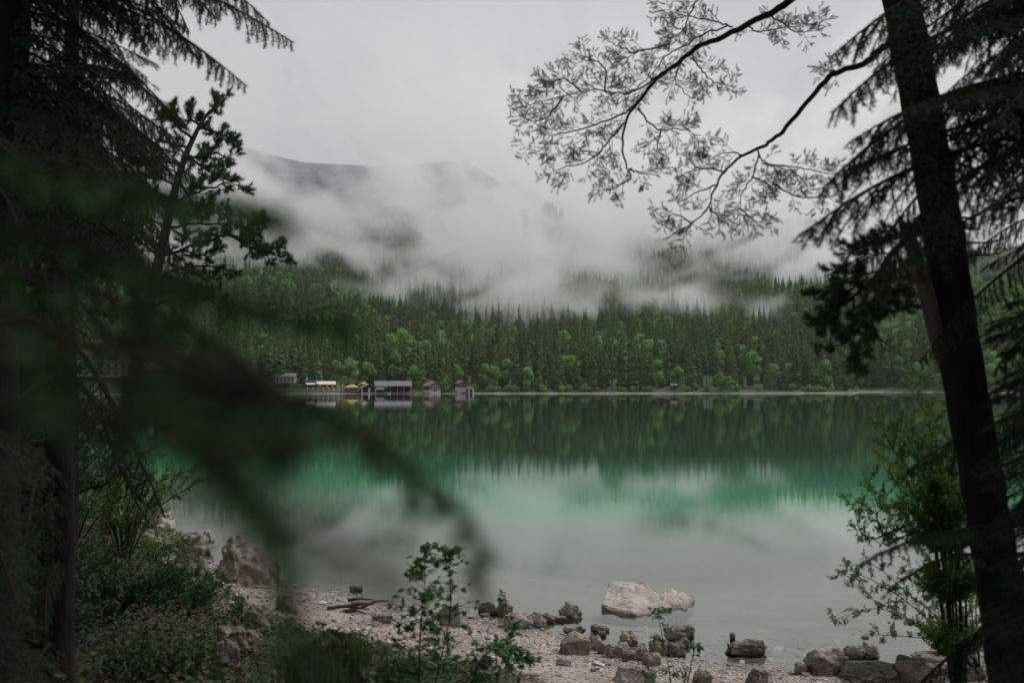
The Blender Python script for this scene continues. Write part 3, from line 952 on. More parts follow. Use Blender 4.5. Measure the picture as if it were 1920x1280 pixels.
# green roofed boathouse: gable to the lake
t = thing('boathouse', (X_at(689, 474), 475.5, 0), 'small boathouse with a green gabled roof and two dark openings over the water', 'boathouse', rz=math.radians(20))
one('roof', lambda b: gable_roof(b, 7.0, 6.4, 2.75, 1.65, .45, .5, ridge='y'), M['roof_green'], t)
one('gable_wall', lambda b: b.add([[-3.4, -2.9, 2.5], [3.4, -2.9, 2.5], [3.4, -2.9, 2.8], [0, -2.9, 4.3], [-3.4, -2.9, 2.8]], [[0, 1, 2, 3, 4]]), M['wood_dark'], t)
part_box('back_wall', (0, 2.9, 1.5), (6.8, .2, 2.8), M['dark_inside'], t)
part_box('side_wall', (-3.35, 0, 1.6), (.2, 5.6, 2.4), M['dark_inside'], t)
part_box('side_wall', (3.35, 0, 1.6), (.2, 5.6, 2.4), M['dark_inside'], t)
for xx, ww in ((-3.4, .5), (0, .9), (3.3, .9)):
    part_box('pillar', (xx, -3.05, 1.0), (ww, .5, 3.2), M['plaster'], t)
part_box('sill', (0, -2.95, .35), (7.4, .5, .6), M['concrete'], t)

# yellow sunshade pavilion on its deck
t = thing('pavilion', (X_at(658.5, 474), 475.5, 0), 'open pavilion with a yellow and cream tent roof on a dark pile deck', 'pavilion')
def hip(b, w, l, z0, h):
    V = [[-w, -l, z0], [w, -l, z0], [w, l, z0], [-w, l, z0], [-w * .12, 0, z0 + h], [w * .12, 0, z0 + h]]
    b.add(V, [[0, 1, 5, 4], [2, 3, 4, 5]], 0); b.add(V, [[1, 2, 5], [3, 0, 4]], 1); b.add(V, [[3, 2, 1, 0]], 0)
b = Buf(); hip(b, 3.0, 2.6, 3.1, 1.35); b.build('tent_roof', [M['yellow_cloth'], M['cream_cloth']], t)
part_box('valance', (0, -2.6, 3.0), (6.0, .06, .3), M['yellow_cloth'], t)
for xx in (-2.9, -1, 1, 2.9):
    part_box('post', (xx, -2.5, 2.2), (.12, .12, 1.7), M['white_paint'], t)
part_box('deck', (0, 0, 1.25), (6.6, 5.6, .3), M['concrete'], t)
part_box('railing', (0, -2.75, 1.75), (6.4, .08, .7), M['dark_inside'], t)
for xx in (-2.6, -.9, .9, 2.6):
    part_box('pile', (xx, -2.2, .35), (.28, .28, 1.7), M['wood_dark'], t)
part_box('underside_wall', (0, 2.2, .5), (6.2, .2, 1.3), M['dark_inside'], t)

t = thing('sunshade', (X_at(682.5, 488), 488, 2.0), 'small yellow sunshade peeping over the green boathouse roof', 'sunshade')
b = Buf(); hip(b, 1.7, 1.7, 2.6, 1.1); b.build('canopy', [M['yellow_cloth'], M['yellow_cloth']], t)
part_box('pole', (0, 0, 1.3), (.08, .08, 2.8), M['white_paint'], t)
t = thing('shed', (X_at(672.5, 492), 492, 2.2), 'small dark shed with a flat grey roof behind the yellow pavilion', 'shed')
part_box('roof', (0, 0, 3.5), (3.6, 3.4, .5), M['roof_grey'], t)
part_box('wall', (0, 0, 1.6), (3.0, 2.8, 3.4), M['wood_dark'], t)
part_box('window', (.3, -1.42, 2.2), (.8, .06, .7), M['plaster'], t)

# terrace restaurant
t = thing('terrace_restaurant', (X_at(600, 478), 482, 1.6), 'low lakeside restaurant with a pale sloping awning above its stone terrace', 'restaurant')
def slopeawn(b, x0, x1, y0, y1, z0, z1, th=.12):
    quadbox(b, [[x0, y0, z0], [x1, y0, z0], [x1 - .9, y1, z1], [x0 - 1.6, y1, z1]], th)
one('awning', lambda b: slopeawn(b, -1.5, 7.4, -2.5, 2.2, 2.7, 4.2), M['cream_cloth'], t)
one('side_awning', lambda b: slopeawn(b, -6.6, -2.4, -2.5, 1.4, 2.6, 3.4), M['white_paint'], t)
part_box('wall', (0, 2.6, 1.6), (14.5, .3, 3.2), M['wood_brown'], t)
part_box('roof', (-4.6, 4.4, 4.4), (7.8, 3.6, 1.0), M['wood_brown'], t)
part_box('chimney', (-8.0, 4.4, 5.0), (.7, .7, 2.0), M['plaster'], t)
part_box('shade_sheet', (0, 2.3, 1.3), (13.5, .2, 2.2), M['dark_inside'], t)  # dark sheet standing in for the shade below the awnings
for xx in (-1.0, 1.2, 3.4, 5.6, 7.2):
    part_box('post', (xx, -2.4, 1.4), (.1, .1, 2.7), M['yellow_cloth'], t)
t = thing('terrace_wall', (X_at(610, 474), 475.6, 0.4), 'grey stone terrace wall with white fence posts along the top', 'wall')
part_box('wall', (0, 0, 1.15), (19.5, .6, 1.5), M['stone_wall'], t)
part_box('handrail', (0, -.05, 2.72), (19.5, .07, .08), M['wood_grey'], t)
part_box('fence_mesh', (0, .12, 2.3), (19.3, .04, .5), M['wood_grey'], t)
for k in range(8):
    part_box('fence_post', (-8.6 + k * 2.5, -.36, 1.75), (.36, .14, 1.9), M['white_paint'], t)
for k, (u, hh) in enumerate([(600.5, 2.5), (613, 3.2), (623.5, 3.2), (632.5, 2.8), (642, 2.6)]):
    t = thing('parasol', (X_at(u, 477), 477.2, 2.0), ['leftmost closed yellow parasol, the shortest one at the awning edge', 'second closed yellow parasol from the left, in front of the pale awning', 'middle closed yellow parasol at the right end of the pale awning', 'fourth closed yellow parasol from the left, clear of the awning', 'rightmost closed yellow parasol, next to the yellow pavilion'][k], 'parasol', 'closed yellow parasols on the terrace')
    one('canopy', lambda b: b.tube([[0, 0, .9], [0, 0, 1.1], [0, 0, 2.0], [0, 0, hh]], [.28, .34, .26, .05], 8), M['yellow_cloth'], t)
    one('pole', lambda b: b.tube([[0, 0, 0], [0, 0, 1.0]], .05, 6), M['white_paint'], t)
    one('foot', lambda b: b.box((0, 0, .06), (.7, .7, .12)), M['concrete'], t)

# gabled brown hut
t = thing('hut', (X_at(810, 478), 479.5, .5), 'brown gabled wooden hut on a white stone base with a pale double door', 'hut', rz=math.radians(32))
one('roof', lambda b: gable_roof(b, 6.2, 5.6, 3.35, 1.95, .55, .6, ridge='y'), M['roof_brown'], t)
one('wall', lambda b: gable_walls(b, 6.0, 5.4, .9, 3.35, 1.9, ridge='y'), M['wood_grey'], t)
one('dark_side_wall', lambda b: b.box((-3.05, 0, 2.1), (.08, 5.4, 2.4)), M['wood_dark'], t)  # thin dark layer, makes the left side darker than the other walls
part_box('stone_base', (0, 0, .2), (6.2, 5.6, 1.6), M['plaster'], t)
d_ = part_box('door', (.1, -2.78, 1.75), (1.9, .14, 2.7), M['glass'], t)
part_box('door_frame', (.1, -2.88, 3.16), (2.2, .1, .16), M['white_paint'], d_)
part_box('door_frame', (-.95, -2.88, 1.75), (.14, .1, 2.7), M['white_paint'], d_)
part_box('door_frame', (1.15, -2.88, 1.75), (.14, .1, 2.7), M['white_paint'], d_)
part_box('door_frame', (.1, -2.88, 1.75), (.12, .1, 2.7), M['white_paint'], d_)

# balcony hut and the small boathouse before it
t = thing('hut', (X_at(864.5, 483), 483, .9), 'small two storey wooden hut with a brown roof and balcony above a white wall', 'hut', rz=math.radians(25))
one('roof', lambda b: gable_roof(b, 4.6, 4.6, 4.1, 1.0, .6, .7, ridge='y'), M['roof_brown'], t)
one('wall', lambda b: gable_walls(b, 4.4, 4.4, 2.3, 4.1, .95, ridge='y'), M['wood_brown'], t)
part_box('stone_base', (0, 0, .9), (4.5, 4.5, 2.8), M['plaster'], t)
part_box('balcony', (0, -2.75, 2.55), (4.6, .9, .16), M['wood_dark'], t)
part_box('railing', (0, -3.15, 3.0), (4.6, .08, .7), M['wood_brown'], t)
part_box('window', (-.6, -2.26, 3.5), (1.2, .1, .8), M['glass'], t)
t = thing('boathouse', (X_at(881, 475.5), 476.5, 0.1), 'smallest boathouse, pale walls, grey gabled roof and a dark opening', 'boathouse', rz=math.radians(28))
one('roof', lambda b: gable_roof(b, 3.0, 3.6, 2.35, .95, .35, .35, ridge='y'), M['roof_grey'], t)
one('wall', lambda b: gable_walls(b, 2.9, 3.4, -.2, 2.35, .9, ridge='y'), M['plaster'], t)
part_box('doorway', (-.25, -1.72, 1.1), (1.3, .1, 2.1), M['dark_inside'], t)
part_box('side_opening', (-1.48, .2, 1.2), (.1, 2.2, 1.9), M['dark_inside'], t)
t = thing('jetty', (X_at(871, 475), 474.6, 0), 'small dark jetty in front of the smallest boathouse', 'jetty')
part_box('deck', (0, 0, .45), (4.2, 1.4, .14), M['wood_dark'], t)
for xx in (-1.9, -.65, .65, 1.9):
    part_box('pile', (xx, -.5, 0), (.18, .18, 1.2), M['wood_dark'], t)

# small grey covered boat berth left of the long boathouse
t = thing('boat_shelter', (X_at(713, 472), 471.5, 0), 'little grey roofed boat shelter in front of the left end of the long boathouse', 'shelter')
one('roof', lambda b: gable_roof(b, 2.4, 3.6, 2.0, .55, .25, .2), M['roof_grey'], t)
part_box('back_wall', (0, .9, 1.1), (3.4, .1, 1.7), M['dark_inside'], t)
part_box('deck', (0, 0, .3), (3.8, 2.4, .25), M['concrete'], t)
for xx, yy in ((-1.6, -1), (1.6, -1), (-1.6, 1), (1.6, 1)):
    part_box('post', (xx, yy, 1.1), (.14, .14, 1.7), M['wood_dark'], t)

# jetty strip and boats
t = thing('jetty', (X_at(768, 471.5), 472.0, 0), 'long low pale jetty in front of the long boathouse and the gabled hut', 'jetty')
part_box('deck', (0, 0, .34), (19.0, 1.8, .12), M['wood_grey'], t)
for k in range(8):
    part_box('pile', (-9.2 + 2.6 * k, -.8, .05), (.2, .2, .9), M['wood_dark'], t)


def hull_mesh(name, L, W, H, mat, seat=None):
    b = Buf()
    n = 9
    xs = np.linspace(-L / 2, L / 2, n)
    prof = (1 - (np.abs(xs) / (L / 2)) ** 2.6)
    rise = .12 * H + .5 * H * (np.abs(xs) / (L / 2)) ** 3
    rows = []
    for x_, p_, r_ in zip(xs, prof, rise):
        w_ = W / 2 * max(p_, .04)
        rows.append([[x_, -w_, H * .75 + r_], [x_, -w_ * .7, r_ * .8], [x_, w_ * .7, r_ * .8], [x_, w_, H * .75 + r_], [x_, w_ * .8, H * .62 + r_], [x_, -w_ * .8, H * .62 + r_]])
    V = np.array(rows).reshape(-1, 3)
    F = []
    for i in range(n - 1):
        for j in range(6):
            F.append([i * 6 + j, i * 6 + (j + 1) % 6, (i + 1) * 6 + (j + 1) % 6, (i + 1) * 6 + j])
    b.add(V, F)
    return b.mesh(name, mat)


BOATS = [(739, 'red'), (745, 'red'), (750, 'blue'), (756, 'red'), (761, 'red'), (765.5, 'yellow'), (770, 'red'), (775, 'blue'), (781, 'yellow'), (788, 'yellow')]
SAY = ['leftmost red boat moored in the row at the jetty', 'second boat of the row, red, beside the leftmost one', 'blue boat between red ones under the long boathouse', 'red boat just right of the first blue boat',
       'red boat touching the left side of a yellow boat', 'yellow boat in the middle of the moored row', 'red boat between a yellow and a blue boat', 'second blue boat, near the right end of the long boathouse', 'yellow boat right of the second blue boat', 'rightmost yellow boat of the moored row']
for (u, c), lb in zip(BOATS, SAY):
    t = thing('rowing_boat', (X_at(u, 469.5), 469.6 + .25 * math.sin(u), 0.02), lb, 'boat', 'small coloured boats moored at the jetty', rz=.15 * math.sin(u * 3))
    h_ = bpy.data.objects.new('hull', hull_mesh('hull', 1.5, .85, .45, M[c + '_paint'])); link(h_, t)
    part_box('seat', (0, 0, .5), (.25, .6, .06), M['white_paint'], t)
for k, (u, c, lb) in enumerate([(724, 'blue', 'blue and white pedal boat beside the little boat shelter'), (729.5, 'white', 'white pedal boat between shelter and red boats')]):
    t = thing('pedal_boat', (X_at(u, 469.6), 469.8, 0), lb, 'pedal boat', 'pedal boats by the shelter')
    for sg in (-1, 1):
        h_ = bpy.data.objects.new('float', hull_mesh('float', 1.3, .4, .5, M[c + '_paint'])); link(h_, t); h_.location = (0, sg * .5, 0)
    part_box('seat', (-.2, 0, .75), (.3, 1.1, .5), M['blue_paint'], t)
    part_box('deck', (0, 0, .52), (1.0, 1.2, .08), M['white_paint'], t)
# driftwood and logs by the gabled hut
for k, (u, l, a, lb) in enumerate([(796, 2.6, .5, 'pale log leaning on the beach left of the gabled hut'), (799, 2.2, -.4, 'crossed log lying on the one by the gabled hut'), (803, 1.8, .15, 'short yellowish beam on the beach before the gabled hut')]):
    b = Buf(); b.tube(spline([[-l / 2, 0, .1], [0, 0, .2], [l / 2, .1, .16 + .5 * abs(a)]], 6), [.13, .14, .14, .13, .12, .10], 6)
    o = b.build('log', M['wood_grey']); o.location = (X_at(u, 473.5), 474.5, .62); o.rotation_euler = (0, a * .6, a)
    tag(o, lb, 'log', 'logs by the gabled hut')

# ---- hotel side, dimly seen through the left trees
def storey_block(name, label, u, Y, z0, wid, dep, floors, fh, roof_h, wallm, roofm, nwin, rot=0., balcony=True, cat='building'):
    t = thing(name, (X_at(u, Y), Y, z0), label, cat, rz=rot)
    H = floors * fh
    part_box('wall', (0, 0, H / 2), (wid, dep, H), wallm, t)
    one('roof', lambda b: gable_roof(b, dep, wid, H, roof_h, .7, .6), roofm, t)
    for f in range(floors):
        for k in range(nwin):
            xx = -wid / 2 + (k + .5) * wid / nwin
            w_ = part_box('window', (xx, -dep / 2 - .03, f * fh + fh * .52), (wid / nwin * .45, .1, fh * .5), M['glass'], t)
            if wid / nwin > 3:
                part_box('frame', (xx, -dep / 2 - .1, f * fh + fh * .52), (.1, .05, fh * .5), M['white_paint'], w_)
        if balcony and f > 0:
            part_box('balcony', (0, -dep / 2 - .55, f * fh + .35), (wid * .96, .9, .7), M['wood_grey'] if f % 2 else M['plaster'], t)
    return t


storey_block('hotel', 'wide white hotel with a long roof behind the left trees', 200, 455, 8.0, 23, 12, 3, 3.2, 2.6, M['plaster'], M['roof_brown'], 7)
storey_block('guest_house', 'narrow white house with a small greenish roof right of the hotel', 275, 470, 9.5, 5.5, 6, 3, 2.8, 1.5, M['plaster'], M['roof_green'], 2, balcony=False)
storey_block('lodge', 'brown balconied lodge below the narrow white house', 296, 446, 2.4, 15, 9, 3, 2.9, 2.2, M['wood_brown'], M['roof_red'], 8)
storey_block('kiosk', 'low kiosk with a row of white windows and a red roof at the left waterside', 358, 452, .9, 6.5, 4, 1, 2.6, .8, M['plaster'], M['roof_red'], 6, balcony=False)
storey_block('guest_house', 'pale low house among trees above the left terrace', 537, 492, 5.0, 9.5, 6, 1, 3.4, 1.4, M['concrete'], M['roof_grey'], 5, balcony=False)
for k, (u, c, lb) in enumerate([(385, 'white', 'white boat moored left of the yellow awnings'), (398, 'red', 'red boat at the left jetty'), (413, 'white', 'second white boat at the left jetty'), (430, 'blue', 'blue boat at the left jetty')]):
    t = thing('rowing_boat', (X_at(u, 455), 452 + .5 * k, 0.02), lb, 'boat', 'boats at the left jetty', rz=.2)
    h_ = bpy.data.objects.new('hull', hull_mesh('hull', 3.2, 1.1, .5, M[c + '_paint'])); link(h_, t)
    part_box('seat', (0, 0, .5), (.25, .8, .06), M['wood_grey'], t)
t = thing('jetty', (X_at(412, 457), 457, 0), 'dark wooden jetty on the left shore beneath the trees', 'jetty')
part_box('deck', (0, 0, .7), (22, 2.0, .2), M['wood_brown'], t)
for k in range(7): part_box('pile', (-10 + 3.3 * k, -.9, .1), (.2, .2, 1.2), M['wood_dark'], t)
for k, u in enumerate((392, 401, 409)):
    t = thing('sunshade', (X_at(u, 461), 461, 1.4), ['left yellow sunshade on the left jetty shore', 'middle yellow sunshade on the left jetty shore', 'right yellow sunshade on the left jetty shore'][k], 'sunshade', 'yellow sunshades by the left jetty')
    b = Buf(); hip(b, 1.0, 1.0, 2.0, .6); b.build('canopy', [M['yellow_cloth'], M['yellow_cloth']], t)
    part_box('pole', (0, 0, 1.0), (.08, .08, 2.1), M['white_paint'], t)

# ---- cable car pylon and its ropes
pz = float(ground_z(X_at(985, 1000), 1000))
ptop = P(985, 393, 1000)[2]
t = thing('cable_pylon', (X_at(985, 1000), 1000, pz - 1), 'tall red lattice cable car pylon standing in the mist', 'pylon')
Hh = ptop - pz + 1
b = Buf()
for sx in (-1, 1):
    for sy in (-1, 1):
        b.tube([[sx * 4.5, sy * 4.5, 0], [sx * 1.5, sy * 1.5, Hh]], .38, 4)
nb = max(5, int(Hh / 6))
for k in range(nb):
    z0, z1 = Hh * k / nb, Hh * (k + 1) / nb
    w0, w1 = 4.5 - 3 * k / nb, 4.5 - 3 * (k + 1) / nb
    for sg in (-1, 1):
        b.tube([[-w0, sg * w0, z0], [w1, sg * w1, z1]], .2, 4)
        b.tube([[w0, sg * w0, z0], [-w1, sg * w1, z1]], .2, 4)
        b.tube([[-w1, sg * w1, z1], [w1, sg * w1, z1]], .2, 4)
        b.tube([[sg * w0, -w0, z0], [sg * w1, w1, z1]], .2, 4)
b.build('lattice_tower', M['pylon_paint'], t)
part_box('cross_arm', (0, 0, Hh), (12.5, 2.0, 1.5), M['pylon_paint'], t)
part_box('cross_arm', (0, 0, Hh - 6), (6.5, 1.8, 1.1), M['pylon_paint'], t)
for k, (va, vb) in enumerate([(560, 530), (564, 533)]):
    A, Bp = P(560, va + 22, 640), P(985, 395 + 4 * k, 1000)
    n_ = 40
    tt = np.linspace(0, 1, n_)[:, None]
    pts = A + (Bp - A) * tt
    pts[:, 2] -= 16 * 4 * (tt[:, 0] * (1 - tt[:, 0])) * .5
    b = Buf(); b.tube(pts, .11, 4)
    o = b.build('cable', M['steel'])
    tag(o, ['upper cable car rope climbing from the left into the mist', 'lower cable car rope climbing from the left into the mist'][k], 'cable')

# a long handrail fence and a bench at the beach clearing
t = thing('hut', (X_at(1263, 494), 494, float(ground_z(X_at(1263, 494), 494))), 'tiny reddish shelter hut at the beach clearing across the lake', 'hut')
one('roof', lambda b: gable_roof(b, 2.6, 3.2, 2.1, .8, .3, .3), M['roof_grey'], t)
part_box('wall', (0, .4, 1.0), (3.0, 1.6, 2.2), M['roof_red'], t)
part_box('doorway', (.2, -.42, .9), (.9, .06, 1.7), M['dark_inside'], t)
rs = RS(99)
for k in range(9):
    u = 1252 + k * 4.2 + rs.uniform(-1, 1); Y = float(far_shore(X_at(u, 482))) + rs.uniform(2, 9)
    b = Buf(); s_ = rs.uniform(.35, .8)
    th_ = unit(rs.normal(size=(14, 3))) * s_ * rs.uniform(.7, 1.1, (14, 1)) * [1, 1, .6]
    import bmesh
    bm = bmesh.new(); [bm.verts.new(p) for p in th_]; bmesh.ops.convex_hull(bm, input=bm.verts)
    for v_ in [v_ for v_ in bm.verts if not v_.link_faces]: bm.verts.remove(v_)
    me = bpy.data.meshes.new('shore_stone'); bm.to_mesh(me); bm.free(); me.materials.append(M['stone_wall'])
    o = bpy.data.objects.new('shore_stone', me); link(o); o.location = (X_at(u, Y), Y, float(ground_z(X_at(u, Y), Y)) + .1)
    tag(o, 'pale stone on the steps of the beach clearing across the lake', 'stone', 'stones of the beach clearing')

# ------------------------------------------------------------------ rocks of the near shore
import bmesh


def mat_rock(name, lo, mid, hi, moss=0.0):
    m, t = new_mat(name)
    tc = N(t, 'ShaderNodeTexCoord')
    geo = N(t, 'ShaderNodeNewGeometry')
    oi = N(t, 'ShaderNodeObjectInfo')
    n1 = N(t, 'ShaderNodeTexNoise', {'Vector': geo.outputs['Position'], 'Scale': 3.0, 'Detail': 8.0, 'Roughness': .65})
    n2 = N(t, 'ShaderNodeTexNoise', {'Vector': geo.outputs['Position'], 'Scale': 22.0, 'Detail': 6.0, 'Roughness': .7})
    v = N(t, 'ShaderNodeMath', {0: n2.outputs[0], 1: .45, 2: n1.outputs[0]}, operation='MULTIPLY_ADD')
    v2 = N(t, 'ShaderNodeMath', {0: oi.outputs['Random'], 1: .12, 2: v.outputs[0]}, operation='MULTIPLY_ADD')
    r = ramp(t, v2.outputs[0], [(.55, lo), (.72, mid), (.98, hi)])
    # veins and cracks
    mp = N(t, 'ShaderNodeMapping', {'Vector': geo.outputs['Position'], 'Rotation': (.4, .3, .9), 'Scale': (1, 1, 2.2)})
    vo = N(t, 'ShaderNodeTexVoronoi', {'Vector': mp.outputs[0], 'Scale': 3.4}, feature='DISTANCE_TO_EDGE')
    ck = N(t, 'ShaderNodeMapRange', {'Value': vo.outputs['Distance'], 'From Min': 0.0, 'From Max': 0.035, 'To Min': .55, 'To Max': 1.0})
    col = N(t, 'ShaderNodeVectorMath', {0: r.outputs[0], 1: ck.outputs[0]}, operation='MULTIPLY').outputs[0]
    # algae line just above the water
    sp = N(t, 'ShaderNodeSeparateXYZ', {0: geo.outputs['Position']})
    hh = N(t, 'ShaderNodeMath', {0: n2.outputs[0], 1: .06, 2: sp.outputs['Z']}, operation='MULTIPLY_ADD')
    wl = N(t, 'ShaderNodeMapRange', {'Value': hh.outputs[0], 'From Min': .03, 'From Max': .12, 'To Min': .42, 'To Max': 1.0})
    col = N(t, 'ShaderNodeVectorMath', {0: col, 1: wl.outputs[0]}, operation='MULTIPLY').outputs[0]
    if moss:
        sn = N(t, 'ShaderNodeSeparateXYZ', {0: geo.outputs['Normal']})
        ms = N(t, 'ShaderNodeMath', {0: n1.outputs[0], 1: 1.6, 2: sn.outputs['Z']}, operation='MULTIPLY_ADD')
        mf = N(t, 'ShaderNodeMapRange', {'Value': ms.outputs[0], 'From Min': 1.75 - moss, 'From Max': 2.0 - moss})
        mr = ramp(t, n2.outputs[0], [(.35, (.012, .017, .007)), (.7, (.028, .036, .013))])
        col = mixc(t, mf.outputs[0], col, mr.outputs[0])
    hb = N(t, 'ShaderNodeMath', {0: ck.outputs[0], 1: .8, 2: n2.outputs[0]}, operation='MULTIPLY_ADD')
    bp = N(t, 'ShaderNodeBump', {'Strength': .8, 'Distance': .03, 'Height': hb.outputs[0]})
    pr = N(t, 'ShaderNodeBsdfPrincipled', {'Base Color': col, 'Roughness': .85, 'Specular IOR Level': .25, 'Normal': bp.outputs[0]})
    N(t, 'ShaderNodeOutputMaterial', {'Surface': pr.outputs[0]})
    return m


M['rock'] = mat_rock('rock', (.07, .054, .044), (.17, .14, .115), (.40, .35, .31))
M['rock_pale'] = mat_rock('rock_pale', (.14, .11, .09), (.34, .295, .26), (.50, .45, .41))
M['rock_moss'] = mat_rock('rock_moss', (.06, .055, .045), (.15, .13, .11), (.30, .27, .24), moss=.45)


def rock_mesh(name, w, d, h, seed, mat, flat=0.5, cuts=4, rough=.10, tilt=0.0):
    rs = RS(seed)
    n = 22
    p = unit(rs.normal(size=(n, 3)))
    p = np.sign(p) * np.abs(p) ** .75
    p *= rs.uniform(.85, 1.05, (n, 1))
    p[:, 2] = np.where(p[:, 2] > flat, flat + (p[:, 2] - flat) * .25, p[:, 2])
    bm = bmesh.new()
    for q in p: bm.verts.new(q)
    r = bmesh.ops.convex_hull(bm, input=bm.verts)
    for v_ in [v_ for v_ in bm.verts if not v_.link_faces]: bm.verts.remove(v_)
    bmesh.ops.triangulate(bm, faces=bm.faces)
    for k in range(cuts):
        bmesh.ops.subdivide_edges(bm, edges=bm.edges, cuts=1, use_grid_fill=True)
        if k == 0:
            bmesh.ops.smooth_vert(bm, verts=bm.verts, factor=.10, use_axis_x=True, use_axis_y=True, use_axis_z=True)
    off = Vector((seed * 3.17, seed * 1.3, 7.1))
    bm.normal_update()
    co = [v_.co.copy() for v_ in bm.verts]
    xs = [c.x for c in co]; ys = [c.y for c in co]; zs = [c.z for c in co]
    cx0, cx1, cy0, cy1, cz0, cz1 = min(xs), max(xs), min(ys), max(ys), min(zs), max(zs)
    sc = (w + d + h) / 3
    for v_ in bm.verts:
        n0 = v_.normal
        q = v_.co
        a = mnoise.fractal(q * 1.6 + off, 1.0, 2.0, 5)
        b_ = mnoise.ridged_multi_fractal(q * 2.6 + off, 1.0, 2.0, 4, 1.0, 2.0) - 1.2
        # bedding ledges
        c = abs(((q.z * 3.3 + q.x * .8 + mnoise.noise(q * 2 + off) * .6) % 1.0) - .5) - .25
        v_.co = q + n0 * (a * rough * 1.7 - b_ * rough * .8 + c * rough * 1.2)
    V = np.array([v_.co[:] for v_ in bm.verts])
    V = (V - [(cx0 + cx1) / 2, (cy0 + cy1) / 2, cz0]) / [cx1 - cx0, cy1 - cy0, cz1 - cz0] * [w, d, h]
    V[:, 2] += V[:, 0] * tilt
    for v_, q in zip(bm.verts, V): v_.co = q
    me = bpy.data.meshes.new(name)
    bm.to_mesh(me); bm.free()
    me.polygons.foreach_set('use_smooth', np.full(len(me.polygons), True))
    me.materials.append(mat)
    return me


def hit(u, v, y0=4.0, y1=90.0):
    """where the view ray through u,v meets the ground or the water"""
    Ys = np.arange(y0, y1, .04)
    p0, p1 = P(u, v, 1.0), P(u, v, 2.0)
    d = p1 - p0
    pts = p0 + d * (Ys - 1)[:, None]
    g = np.maximum(ground_z(pts[:, 0], pts[:, 1]), 0)
    i = np.argmax(pts[:, 2] < g)
    return pts[i] if pts[i, 2] < g[i] else pts[-1]


def rock(u0, u1, v0, v1, seed, label, mat='rock', flat=.5, depth=.8, group=None, name='rock', rough=.10, tilt=0.0, cat='rock', cuts=4, lift=1.0):
    u = (u0 + u1) / 2
    p = hit(u, v1 - 2)
    Y = p[1]
    w = (u1 - u0) / 1867.0 * Y * 1.04
    d = w * depth
    el = (v1 - 720) / 1867.0
    # the seen height holds the front face plus the foreshortened top
    h = max((v1 - v0) / 1867.0 * Y - d * el * .75, w * .18) * lift
    me = rock_mesh(name, w, d, h * 1.9, seed, M[mat], flat, cuts, rough, tilt)
    o = bpy.data.objects.new(name, me); link(o)
    o.location = (p[0], Y + d * .42, p[2] - h * .9)
    o.rotation_euler = (0, 0, 0.25 * math.sin(seed * 2.3))
    tag(o, label, cat, group)
    return o


